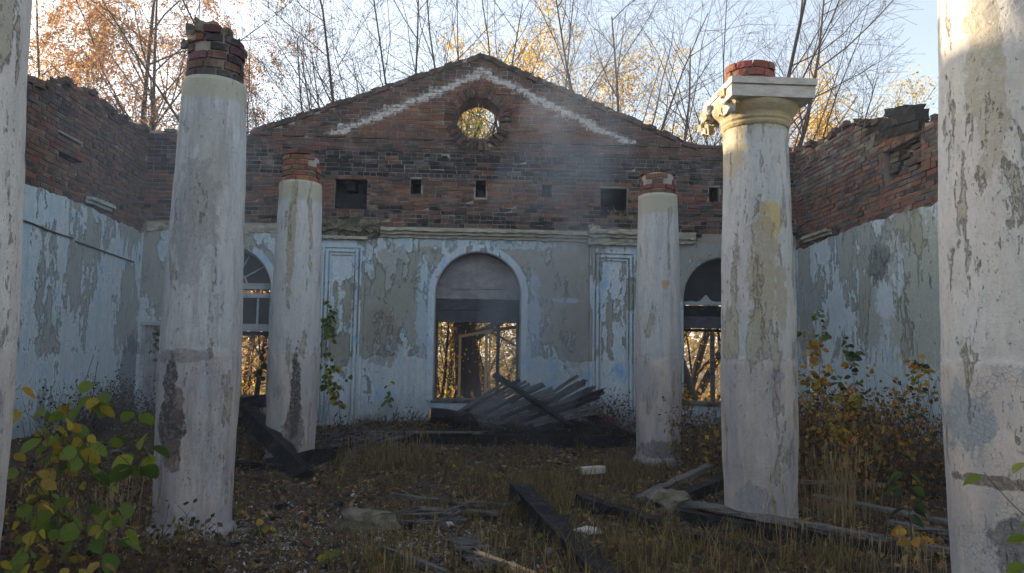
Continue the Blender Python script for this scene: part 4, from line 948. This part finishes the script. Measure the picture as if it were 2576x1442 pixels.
for i, (p0, p1, a, b) in enumerate((((-5.3, 14.4, .5), (-3.6, 14.0, .75), .2, .22), ((-5.0, 13.6, .6), (-3.9, 14.6, .5), .16, .18), ((-4.6, 13.2, .35), (-3.5, 13.4, .45), .2, .2))):
    timber('charred_beam', p0, p1, a, b, 'char', 'charred beam piled below the left window, ' + ('topmost of the three', 'slanting one of the three', 'lowest of the three')[i], 'beam', CB, 10, .02, seed=40+i, ragged=.1)
timber('charred_beam', (2.2, 14.3, .55), (3.1, 14.1, .12), .1, .12, 'char', 'charred beam sloping down right of the fan of slats', 'beam', CB, 10, .02, seed=45, ragged=.1)

def rock(name, c, r, seed, mat, label, cat, group=None, sub=3):
    bm = bmesh.new(); bmesh.ops.create_icosphere(bm, subdivisions=sub, radius=1)
    for v in bm.verts:
        d = v.co.copy(); k = 1+.35*noise.noise(d*1.6+Vector((seed, 0, 0)))+.22*noise.noise(d*4+Vector((0, seed, 0)))+.10*noise.noise(d*9)
        v.co = Vector((d.x*r[0]*k, d.y*r[1]*k, (d.z if d.z > -.35 else -.35)*r[2]*k))
    me = bpy.data.meshes.new(name); bm.to_mesh(me); bm.free(); me.materials.append(M[mat]); o = bpy.data.objects.new(name, me); o.location = c; COL.objects.link(o)
    return tag(o, label, cat, group)
rock('rubble_block', (-.90, 7.2, .04), (.29, .2, .17), 2, 'rock', 'mossy pale lump of rubble on the ground right of the tall left column', 'rubble')
rock('rubble_block', (2.2, 8.35, .04), (.28, .22, .14), 6, 'rock', 'earthy lump left of the foot of the capital column', 'rubble')
rock('plaster_lump', (1.1, 7.05, .02), (.14, .09, .055), 3, 'capg', 'white plaster lump right of the thick foreground beam', 'rubble')
rock('plaster_lump', (-2.85, 6.8, .02), (.12, .09, .05), 8, 'chip', 'grey plaster lump at the foot of the tall left column', 'rubble')
timber('white_block', (1.6, 10.75, .04), (1.93, 10.8, .05), .13, .09, 'capg', 'oblong white block lying left of the far right column', 'block', None, 4, .003, seed=50)
PG = 'small white plaster pieces on the soil'
PL = ['white plaster crumb on dark soil between tall left column and rubble lump', 'white plaster crumb just in front of the crossed splinters', 'white plaster crumb behind the crossed splinters', 'white plaster crumb nearest the bottom edge left of centre', 'white plaster crumb beside the nearest seedling', 'white plaster crumb alone in the grass behind the thick beam', 'white plaster crumb behind the mossy rubble lump', 'white plaster crumb furthest behind the mossy lump', 'white plaster crumb near the oblong white block', 'white plaster crumb right beside the foot of the tall left column']
for i, (x_, y_, s_) in enumerate(((-1.62, 7.95, .03), (-.15, 7.6, .04), (-.05, 7.85, .03), (-.55, 6.55, .03), (-.72, 6.75, .035), (.1, 9.4, .025), (-1.25, 8.9, .03), (-.9, 9.1, .025), (1.0, 10.1, .02), (-2.2, 8.2, .02))):
    rock('plaster_piece', (x_, y_, gz(x_, y_)+.01), (s_*1.3, s_, s_*.8), i, 'chip', PL[i], 'rubble', PG, 1)

# joined small stuff: chips, litter, sticks, grass
def scatter_quads(name, n, gen, size, cols, mat, flat=.35, seed=0):
    r = np.random.default_rng(seed); P = np.array([gen() for _ in range(n)]); nv = r.normal(size=(n, 3))*[flat, flat, 0]+[0, 0, 1]; nv /= np.linalg.norm(nv, axis=1)[:, None]
    t = r.normal(size=(n, 3)); a = np.cross(nv, t); a /= np.linalg.norm(a, axis=1)[:, None]; b = np.cross(nv, a); s_ = size*r.uniform(.5, 1.4, (n, 1))
    V = np.stack([P-a*s_, P-b*s_*.6, P+a*s_+nv*s_*.4, P+b*s_*.6], 1).reshape(-1, 3); C = np.array(cols)[r.integers(0, len(cols), n)]*r.uniform(.6, 1.3, (n, 1))
    o = np_mesh(name, V, np.arange(n*4).reshape(n, 4), M[mat], None, C); o['kind'] = 'stuff'; return o
def onfloor(x0=-6.3, x1=6.6, y0=3.5, y1=15.3, dz=.012):
    def f():
        y = y0+(y1-y0)*rng.random()**1.5; x = rng.uniform(x0, x1)*(1 if y > 7 else .75); return (x, y, gz(x, y)+dz+rng.random()*.02)
    return f
scatter_quads('leaf_litter', 34000, onfloor(), .036, [(.17, .095, .05), (.11, .065, .04), (.25, .155, .07), (.07, .05, .035), (.28, .21, .09)], 'leaf_a', .5, 1)
def bright():
    while True:
        p = onfloor()();
        if noise.noise(Vector((p[0]*.9, p[1]*.9, 6))) > -.1: return p
scatter_quads('bright_fallen_leaves', 2200, bright, .038, [(.46, .30, .06), (.44, .20, .06), (.36, .32, .07)], 'leaf_a', .6, 2)
def chipgen():
    while True:
        p = onfloor(-3.6, 1.2, 5.2, 9.5, .02)(); d = ((p[0]+1.3)/1.4)**2+((p[1]-6.8)/.9)**2
        if rng.random() < math.exp(-d)+.03: return p
scatter_quads('plaster_chips', 2600, chipgen, .016, [(.52, .52, .51), (.40, .39, .37), (.28, .27, .25)], 'leaf_a', .6, 3)
mb = MB()
for i in range(1300):
    x_, y_, z_ = onfloor()(); s_ = rng.uniform(.012, .07)*(1 if y_ > 6 else .7); a = rng.random()*3.14; d = Vector((math.cos(a), math.sin(a), rng.uniform(-.2, .2)))*s_
    p_ = Vector((x_, y_, z_)); c_ = rng.choice([(.02, .018, .018), (.012, .01, .01), (.03, .025, .025), (.12, .05, .035), (.16, .07, .045), (.20, .18, .16), (.09, .075, .06)]); b0 = len(mb.f)
    mb.beam(p_-d, p_+d, s_, s_*.6, s_*.2, 2, i); mb.c = mb.c[:b0]+[c_]*(len(mb.f)-b0)
o = mb.build('floor_rubble', M['brick_a'], col=True); o['kind'] = 'stuff'
mb = MB()
for i in range(2600):
    x_, y_, z_ = onfloor()(); a = rng.random()*6.28; L = rng.uniform(.05, .3); z_ += .01
    mb.tube([(x_, y_, z_), (x_+L*math.cos(a), y_+L*math.sin(a), z_+rng.uniform(0, .06))], [.004, .002], 3)
o = mb.build('fallen_twigs', M['twig']); o['kind'] = 'stuff'

def grass(name, n, gen, h, cols, mat='leaf_a', wd=.004, seed=0):
    r = np.random.default_rng(seed); P = np.array([gen() for _ in range(n)]); H = h*r.uniform(.35, 1.25, n); a = r.uniform(0, 6.283, n); le = r.uniform(.05, .75, n)*H
    dx, dy = np.cos(a), np.sin(a); sx, sy = -dy*wd, dx*wd; V = []; rows = []
    for t, wk in ((0, 1), (.4, .9), (.75, .6), (1, .12)):
        c_ = np.stack([P[:, 0]+dx*le*t*t, P[:, 1]+dy*le*t*t, P[:, 2]+H*(t-.12*t*t)], 1)
        rows += [c_+np.stack([sx*wk, sy*wk, 0*sx], 1), c_-np.stack([sx*wk, sy*wk, 0*sx], 1)]
    V = np.stack(rows, 1).reshape(-1, 3); b = np.arange(n)[:, None]*8
    F = np.concatenate([b+np.array([[2*k, 2*k+1, 2*k+3, 2*k+2]]) for k in range(3)], 1).reshape(-1, 4)
    C = np.repeat(np.array(cols)[r.integers(0, len(cols), n)]*r.uniform(.6, 1.2, (n, 1)), 3, 0)
    return np_mesh(name, V, F, M[mat], None, C)
tufts = [(rng.uniform(-6, 6.3)*(.45 if i % 2 else .9), 4.2+11*rng.random()**1.6, rng.uniform(.08, .35)) for i in range(330)]
tufts += [(rng.gauss(.9, .45), rng.gauss(9.0, .9), .2) for i in range(50)]+[(rng.gauss(-.9, .5), rng.gauss(11.3, .5), .2) for i in range(26)]+[(rng.gauss(2.2, .35), rng.gauss(11.2, .5), .2) for i in range(24)]+[(rng.gauss(2.0, .8), rng.gauss(6.2, .4), .2) for i in range(40)]+[(rng.gauss(.2, 1.2), rng.gauss(5.6, .4), .15) for i in range(26)]
def tuftgen():
    while True:
        c_ = rng.choice(tufts); x_, y_ = rng.gauss(c_[0], c_[2]*.5), rng.gauss(c_[1], c_[2]*.5)
        if 3 < y_ < 15.2 and abs(x_) < 6.3 and all((x_-q[1])**2+(y_-q[2])**2 > .16 for q in cols): return (x_, y_, gz(x_, y_)-.01)
o = grass('grass', 15000, tuftgen, .24, [(.18, .15, .04), (.24, .18, .06), (.12, .12, .03), (.30, .22, .09), (.17, .11, .05), (.10, .07, .04), (.13, .08, .045)], seed=4); o['kind'] = 'stuff'

# ------------------------------------------------------------------ plants inside
def leaf_mesh(kind, seed):
    R = random.Random(seed); n = 7; V = []; F = []
    for i in range(n):
        t = i/(n-1); 
        wd = (max(0, math.sin(math.pi*t**.92))**.62*.33 if kind == 'round' else math.sin(math.pi*t**.75)**1.0*.24)+.004
        if kind == 'round' and i in (2, 3, 4): wd *= R.uniform(.95, 1.1)
        zc = -.16*t*t+R.uniform(-.01, .01)
        V += [(t, -wd, zc+.10*wd/.4+R.uniform(-.02, .02)), (t, 0, zc), (t, wd, zc+.10*wd/.4+R.uniform(-.02, .02))]
    for i in range(n-1):
        a = i*3; F += [(a, a+1, a+4, a+3), (a+1, a+2, a+5, a+4)]
    me = bpy.data.meshes.new('leaf'); me.from_pydata(V, [], F); me.materials.append(M['leaf_o']); me.polygons.foreach_set('use_smooth', [True]*len(F)); return me
LR = [leaf_mesh('round', i) for i in range(5)]; LN = [leaf_mesh('narrow', 10+i) for i in range(4)]
GRN, LIM, YLW, ORA, DKG = (.075, .135, .02), (.13, .18, .025), (.36, .28, .03), (.55, .24, .03), (.025, .055, .018)
def put_leaf(par, p, d, size, col, meshes, R, hang=.4):
    d = (Vector(d)+Vector((0, 0, -hang))).normalized(); o = bpy.data.objects.new('leaf', R.choice(meshes)); k = R.uniform(.75, 1.2)
    o.color = (*[c_*k for c_ in col], 1); link(o, par); o.location = p; s_ = size*R.uniform(.75, 1.2); o.scale = (s_, s_, s_)
    o.rotation_euler = (Matrix.Rotation(R.uniform(-1.3, 1.3), 3, d) @ d.to_track_quat('X', 'Z').to_matrix()).to_euler()
def sapling(name, label, base, h, nl, size, pal, seed, lean=(0, 0), meshes=None, cat='sapling', group=None, side=3, low=.25, hang=.4, r=.007, palf=None):
    R = random.Random(seed); base = Vector((base[0], base[1], gz(base[0], base[1])-.02)) if len(base) == 2 else Vector(base)
    t = thing(name, base, label, cat, group); mb = MB(); stems = []
    def stem(p, d, L, r_, n=7):
        pts = [p]; d = Vector(d).normalized()
        for i in range(n): d = (d+Vector((R.gauss(0, .06), R.gauss(0, .06), .03))).normalized(); pts.append(pts[-1]+d*L/n)
        mb.tube(pts, [max(.0015, r_*(1-.8*i/n)) for i in range(n+1)], 4); stems.append(pts); return pts
    main = stem(base, (lean[0], lean[1], 1), h, r, 10)
    for k in range(side):
        f = low+.6*R.random(); q = main[int(f*10)]; a = R.random()*6.283
        stem(q, (math.cos(a)*.8, math.sin(a)*.8, .75), h*(1-f)*R.uniform(.5, .95), r*.5)
    for k in range(nl):
        pts = stems[0] if R.random() < 1.4/(side+1) else R.choice(stems); f = R.uniform(low if pts is stems[0] else .15, 1)*(len(pts)-1); i = min(int(f), len(pts)-2); q = pts[i].lerp(pts[i+1], f-i)
        a = R.random()*6.283; d = Vector((math.cos(a), math.sin(a), .25)); st = q+d*size*.25
        mb.tube([q, st], [.0015, .001], 3)
        c_ = R.choice(pal if palf is None or q.z-base.z < palf*h else pal[-2:])
        put_leaf(t, st, d, size, c_, meshes or LR, R, hang)
    mb.build('stem', M['stem'], t); return t
FG = 'large-leaved saplings at the left'
for i, (x_, y_, h, nl, sz, pal, le, lab) in enumerate((
    (-2.78, 4.45, 1.98, 20, .10, [ORA, YLW, (.42, .25, .03)], (-.0, 0), 'slim sapling with orange leaves beside the left edge column'),
    (-2.50, 4.9, 1.62, 26, .14, [LIM, GRN, LIM], (.0, 0), 'sapling with big bright green leaves left of the tall column'),
    (-2.38, 4.7, 1.35, 40, .085, [YLW, LIM, YLW, (.30, .2, .03)], (-.05, 0), 'sapling with many small yellow leaves in the middle of the left clump'),
    (-2.28, 4.85, 1.55, 20, .125, [YLW, LIM], (.02, 0), 'sapling with drooping yellow-green leaves near the tall column'),
    (-2.10, 4.75, 1.3, 24, .14, [LIM, GRN, (.24, .28, .04)], (.05, 0), 'sapling with broad light green leaves touching the tall column'),
    (-2.22, 4.2, .95, 40, .08, [YLW, (.30, .2, .04), LIM], (.0, 0), 'low yellow sapling at the front of the left clump'),
    (-1.98, 4.3, .8, 30, .08, [YLW, LIM, (.28, .19, .04)], (.05, 0), 'low olive sapling right of the front one in the left clump'),
    (-2.85, 5.2, 1.25, 34, .085, [(.3, .24, .05), LIM, YLW], (.0, 0), 'faded sapling at the back of the left clump'))):
    sapling('sapling', lab, (x_, y_), h, nl, sz, pal, 100+i, le, group=FG, side=5, low=.3 if h > 1 else .15, hang=.8)
sapling('sapling', 'single hanging spray of yellow leaves at the lower left', (-1.98, 4.05), .45, 11, .09, [YLW, LIM], 120, (.0, 0), group=FG, side=0, low=.1, hang=1.)
BG = 'saplings growing along the right wall'
OP = [ORA, YLW, (.40, .22, .03), (.34, .17, .03), (.42, .26, .03)]
for i, (x_, y_, h, nl, sz, pal, lab) in enumerate((
    (4.72, 10.4, 2.42, 150, .095, OP+[ORA, LIM, GRN], 'tallest sapling by the right wall, orange with a green tip'),
    (5.55, 10.8, 2.02, 80, .10, [DKG, GRN, YLW, ORA, DKG, GRN], 'green and orange sapling right of the tallest one'),
    (4.25, 10.7, 2.0, 110, .09, OP+[YLW, LIM], 'orange sapling left of the tallest one'),
    (4.05, 9.9, 1.75, 130, .085, OP+[(.25, .2, .04), YLW], 'short orange-brown sapling behind the capital column'),
    (4.9, 9.6, 1.3, 150, .085, OP+[(.25, .2, .04), YLW], 'bushy ochre sapling in front of the tallest one'),
    (5.05, 10.95, 2.1, 90, .09, [LIM, GRN, YLW, ORA], 'yellow-green sapling close behind the tallest one'),
    (5.75, 9.9, 1.85, 90, .085, [YLW, LIM, ORA, DKG], 'thin sapling near the right column'),
    (4.5, 9.0, 1.05, 130, .08, OP+[(.22, .15, .03), YLW], 'low ochre bush at the front of the right thicket'),
    (3.75, 13.2, 1.15, 90, .07, [(.2, .08, .03), (.25, .16, .04), YLW], 'reddish brown bush behind the far right column'),
    (4.4, 12.2, 1.25, 100, .08, [(.26, .18, .04), YLW, DKG], 'dull yellow bush below the right window'))):
    sapling('sapling', lab, (x_, y_), h, nl, sz, pal, 200+i, (.0, 0), group=BG, side=7, low=.3, hang=.5, r=.006, palf=.8)
sapling('green_plant', 'plant with large drooping green leaves at the foot of the right column', (3.62, 6.15), .78, 15, .14, [GRN, DKG, (.06, .13, .025)], 300, (-.12, 0), LN+LR[:1], 'plant', None, 3, .35, .8)
sapling('green_plant', 'ochre maple-like seedling below the large green leaves', (3.45, 5.75), .42, 9, .11, [ORA, (.4, .26, .04), GRN], 301, (0, 0), None, 'plant', None, 2, .3, .5)
sapling('vine', 'thin stem with a few yellow-green leaves in front of the right column', (2.02, 2.72), 1.32, 12, .075, [LIM, (.25, .24, .04), LIM], 302, (.0, 0), LN+LR[:2], 'plant', None, 1, .25, .7, .004)
sapling('vine', 'dry red-brown weed stem at the bottom right corner', (1.92, 2.75), .78, 5, .03, [(.2, .06, .05)], 303, (-.08, 0), None, 'plant', None, 3, .3, .3, .003)
VG = 'vines climbing on the pilaster left of the middle window'
for i, (x_, y_, zb, h, nl, le, pal, lab) in enumerate(((-2.72, 14.95, .1, 2.55, 60, (.24, .0), [GRN, LIM, (.2, .2, .03)], 'long green vine leaning up against the left pilaster'),
    (-2.5, 14.6, .1, 1.75, 48, (-.2, 0), [GRN, LIM, YLW], 'shorter vine rising beside the far left column'), (-1.55, 15.2, .25, .95, 14, (.03, 0), [YLW, LIM], 'small yellow vine low on the wall left of the middle window'),
    (-2.3, 14.5, .1, 1.1, 30, (.1, 0), [YLW, (.2, .12, .03), GRN], 'ochre climbing plant at the foot of the left pilaster'))):
    sapling('vine', lab, (x_, y_, zb), h, nl, .115, pal, 310+i, le, None, 'vine', VG, 3, .3, .9, .005)
sapling('vine', 'dark leafy spray hanging from the top of the left pilaster', (-2.76, 15.3, 2.15), .35, 12, .09, [DKG, (.04, .08, .02)], 314, (.2, 0), None, 'vine', VG, 1, .1, .9, .004)
sapling('vine', 'green spray in front of the boarded corner doorway', (-5.9, 14.9, 1.55), .5, 14, .10, [GRN, DKG], 315, (-.15, 0), None, 'vine', None, 1, .1, .9, .004)
sapling('vine', 'dark spray hanging in the opening of the left window', (-4.15, 15.6, .7), .75, 18, .11, [DKG, (.04, .09, .03)], 316, (-.1, 0), None, 'vine', None, 2, .3, .9, .004)
sapling('seedling', 'green and orange seedling right of the foot of the tall left column', (-1.72, 7.0), .25, 8, .09, [GRN, GRN, (.4, .26, .04)], 320, (0, 0), None, 'plant', 'small seedlings', 2, .2, .5, .004)
sapling('seedling', 'tiny seedling right against the foot of the tall left column', (-2.28, 6.62), .25, 6, .07, [GRN, (.3, .12, .04)], 321, (0, 0), None, 'plant', 'small seedlings', 1, .3, .5, .004)
sapling('seedling', 'green yellow seedling at the bottom edge left of centre', (-1.0, 5.95), .16, 7, .08, [LIM, YLW], 322, (0, 0), None, 'plant', 'small seedlings', 2, .2, .5, .004)
sapling('seedling', 'seedling with yellow leaf left of the thick foreground beam', (.62, 6.25), .2, 6, .07, [GRN, YLW], 323, (0, 0), None, 'plant', 'small seedlings', 1, .2, .5, .004)
sapling('seedling', 'lone seedling on the bare soil in the middle of the hall', (-.12, 10.2), .28, 7, .06, [LIM, YLW], 324, (0, 0), None, 'plant', 'small seedlings', 1, .2, .5, .004)
sapling('seedling', 'yellow seedling below the short charred beam end', (1.5, 6.4), .25, 10, .06, [YLW, ORA, LIM], 325, (0, 0), None, 'plant', 'small seedlings', 2, .2, .5, .004)
# dark dead undergrowth along the walls
def thicket(name, label, cx_, cy_, rx, ry, h, nst, nlf, cols_, seed, lsz=.05):
    R = random.Random(seed); mb = MB(); tips = []
    for i in range(nst):
        x_, y_ = R.gauss(cx_, rx), R.gauss(cy_, ry); x_ = max(LX+.1, min(RX-.1, x_)); y_ = min(y_, 15.3); p = Vector((x_, y_, gz(x_, y_)-.02)); d = Vector((R.gauss(0, .25), R.gauss(0, .25), 1)); L = h*R.uniform(.4, 1.1); pts = [p]
        for k in range(4): d = (d+Vector((R.gauss(0, .2), R.gauss(0, .2), -.05))).normalized(); pts.append(pts[-1]+d*L/4)
        mb.tube(pts, [.005, .004, .003, .0025, .002], 3); tips.append(pts)
    t = thing(name, (cx_, cy_, gz(cx_, cy_)), label, 'undergrowth'); mb.build('stems', M['stem'], t)
    P = []
    for i in range(nlf): q = R.choice(tips); k = R.randrange(4); P.append(tuple(q[k].lerp(q[k+1], R.random())))
    leaf_cloud('leaves', P, lsz, cols_, t, seed, .05); t['kind'] = 'stuff'; return t
DB = [(.06, .032, .022), (.09, .05, .03), (.04, .025, .02), (.18, .11, .03)]
thicket('undergrowth', 'dark dead undergrowth along the foot of the right wall', 5.3, 10.3, .9, 1.2, 1.05, 520, 5200, DB+[(.26, .17, .03)], 1)
thicket('undergrowth', 'ochre and orange leafy brambles filling the corner by the right wall', 4.9, 10.2, .75, .8, 1.4, 420, 8000, [(.34, .17, .03), (.28, .17, .035), (.20, .12, .03), (.38, .22, .03), (.10, .06, .03), (.07, .045, .03), (.14, .13, .03)], 21, .07)
thicket('undergrowth', 'olive and brown brambles between capital column and far right column', 4.0, 10.6, .35, .9, .9, 220, 3600, [(.24, .15, .03), (.16, .10, .03), (.08, .05, .03), (.14, .13, .03)], 22, .06)
thicket('undergrowth', 'dark olive weeds around the large-leaved saplings', -2.5, 5.0, .45, .6, .55, 260, 3200, DB+[(.16, .13, .03), (.10, .10, .025)], 23)
thicket('undergrowth', 'dark brown undergrowth behind the capital column', 4.3, 11.2, .4, 1.3, .75, 260, 2200, DB+[(.2, .14, .03)], 2)
thicket('undergrowth', 'reddish dead weeds left of the far right column', 2.6, 14.3, .3, .4, .85, 180, 1500, [(.14, .04, .03), (.08, .03, .025), (.16, .07, .03)], 3)
thicket('undergrowth', 'dark low undergrowth at the left behind the saplings', -4.3, 7.6, .8, 1.2, .55, 300, 3000, DB+[(.2, .15, .03), (.06, .08, .02)], 4)
thicket('undergrowth', 'dark weeds on the heap below the left window', -4.3, 13.0, .7, .9, .5, 260, 2200, DB+[(.10, .10, .02)], 5)
thicket('undergrowth', 'yellowish weeds on the rubble heap in the middle', .2, 14.0, 1.1, .35, .4, 260, 1600, DB+[(.16, .14, .03), (.2, .15, .03)], 6)
thicket('undergrowth', 'brown weeds in front of the left pilaster', -2.0, 13.3, .6, .7, .4, 220, 1500, DB+[(.14, .10, .03)], 7)
thicket('undergrowth', 'dark creeper at the foot of the left wall by the corner doorway', -6.1, 13.6, .2, 1.0, .95, 240, 2200, [(.035, .03, .025), (.06, .05, .03), (.03, .04, .02)], 8)
# tall dry stalks
def stalks(label, cx_, cy_, s_, n, h, seed):
    R = random.Random(seed); mb = MB()
    for i in range(n):
        x_, y_ = R.gauss(cx_, s_), R.gauss(cy_, s_); L = h*R.uniform(.5, 1.1); z_ = gz(x_, y_)-.02; a = R.gauss(0, .09); b = R.gauss(0, .09)
        mb.tube([(x_, y_, z_), (x_+a*L*.4, y_+b*L*.4, z_+L*.5), (x_+a*L*1.2, y_+b*L*1.2, z_+L)], [.003, .0025, .0015], 3)
        if R.random() < .3:
            q = Vector((x_+a*L*1.2, y_+b*L*1.2, z_+L)); mb.tube([q-Vector((0, 0, .1)), q-Vector((0, 0, .05)), q], [.002, .008, .002], 4)
    o = mb.build('dry_stalks', M['straw']); tag(o, label, 'dry grass', 'clumps of tall dry stalks', 'stuff')
stalks('tall dry straw stalks left of the foot of the tall left column', -2.85, 6.3, .16, 90, .62, 1)
stalks('tall dry straw stalks right of the capital column', 3.75, 7.7, .16, 110, .85, 2)
stalks('dry seed stalks in front of the foot of the capital column', 2.75, 6.6, .18, 16, .62, 3)
stalks('straw stalks at the bottom right corner', 3.3, 5.8, .3, 60, .4, 4)
stalks('straw blades at the bottom edge in the centre', -.15, 5.6, .3, 45, .38, 5)
stalks('straw stalks on the soil in front of the lath heap', -1.1, 11.7, .35, 120, .45, 6)

# ------------------------------------------------------------------ thin smoke rising from the smouldering heap
def smoke():
    P = [((1.0, 13.7, .35), .6), ((1.0, 13.65, .9), .9), ((1.1, 13.6, 1.8), .85), ((1.25, 13.5, 3.0), .85), ((1.5, 13.3, 4.2), .95), ((1.9, 13.2, 5.3), 1.05), ((2.2, 13.1, 6.4), 1.0), ((2.5, 13.0, 7.4), .7), ((2.6, 13, 7.8), .1)]
    n = 20; V = []; F = []
    for i, (c, r) in enumerate(P):
        for q in range(n):
            t = 2*math.pi*q/n; k = r*(1+.25*noise.noise(Vector((math.cos(t), math.sin(t), i*.7)))); V.append((c[0]+k*math.cos(t)*1.25, c[1]+k*math.sin(t)*.9, c[2]))
    for i in range(len(P)-1):
        for q in range(n): F.append((i*n+q, i*n+(q+1) % n, (i+1)*n+(q+1) % n, (i+1)*n+q))
    mb = MB(); mb.add(V, F); mb.f += [tuple(range(n))[::-1], tuple((len(P)-1)*n+q for q in range(n))]; mb.c += [(1, 1, 1)]*2
    m = bpy.data.materials.new('thin_smoke'); m.use_nodes = True; t = m.node_tree; t.nodes.remove(t.nodes['Principled BSDF'])
    pv = t.nodes.new('ShaderNodeVolumePrincipled'); pv.inputs['Color'].default_value = (.72, .78, .85, 1)
    no = t.nodes.new('ShaderNodeTexNoise'); no.inputs['Scale'].default_value = .9; no.inputs['Detail'].default_value = 2.5; no.inputs['Roughness'].default_value = .55
    ge = t.nodes.new('ShaderNodeNewGeometry'); t.links.new(ge.outputs['Position'], no.inputs['Vector'])
    mr = t.nodes.new('ShaderNodeMapRange'); mr.inputs[1].default_value = .42; mr.inputs[2].default_value = .72; mr.inputs[3].default_value = 0; mr.inputs[4].default_value = .42
    t.links.new(no.outputs['Fac'], mr.inputs[0]); t.links.new(mr.outputs[0], pv.inputs['Density']); t.links.new(pv.outputs[0], t.nodes['Material Output'].inputs['Volume'])
    o = mb.build('smoke', m); tag(o, None, None, None, 'stuff')
smoke()
def veil(c, r, dens, name='smoke'):
    bm = bmesh.new(); bmesh.ops.create_icosphere(bm, subdivisions=3, radius=1)
    for v in bm.verts:
        k = 1+.25*noise.noise(v.co*1.5+Vector(c)); v.co = Vector((c[0]+v.co.x*r[0]*k, c[1]+v.co.y*r[1]*k, c[2]+v.co.z*r[2]*k))
    me = bpy.data.meshes.new(name); bm.to_mesh(me); bm.free(); m = bpy.data.materials.new('smoke_veil'); m.use_nodes = True; t = m.node_tree; t.nodes.remove(t.nodes['Principled BSDF'])
    pv = t.nodes.new('ShaderNodeVolumePrincipled'); pv.inputs['Color'].default_value = (.75, .75, .78, 1); pv.inputs['Density'].default_value = dens
    t.links.new(pv.outputs[0], t.nodes['Material Output'].inputs['Volume']); me.materials.append(m); o = bpy.data.objects.new(name, me); COL.objects.link(o); tag(o, None, None, None, 'stuff')
veil((-2.6, 6.9, 2.5), (.9, 1.6, 1.8), .05)
veil((1.0, 13.2, 1.6), (1.8, .9, 1.4), .016)
S.cycles.volume_step_rate = 2.

# added haze lifting dark tones like lens veil: closed box round everything
mb = MB(); mb.box((-610, -12, -3), (610, 810, 18.5)); m = bpy.data.materials.new('added_haze'); m.use_nodes = True; t = m.node_tree; t.nodes.remove(t.nodes['Principled BSDF'])
pv = t.nodes.new('ShaderNodeVolumePrincipled'); pv.inputs['Color'].default_value = (.9, .93, 1, 1); pv.inputs['Density'].default_value = .0024
t.links.new(pv.outputs[0], t.nodes['Material Output'].inputs['Volume']); o = mb.build('haze', m); o['kind'] = 'stuff'
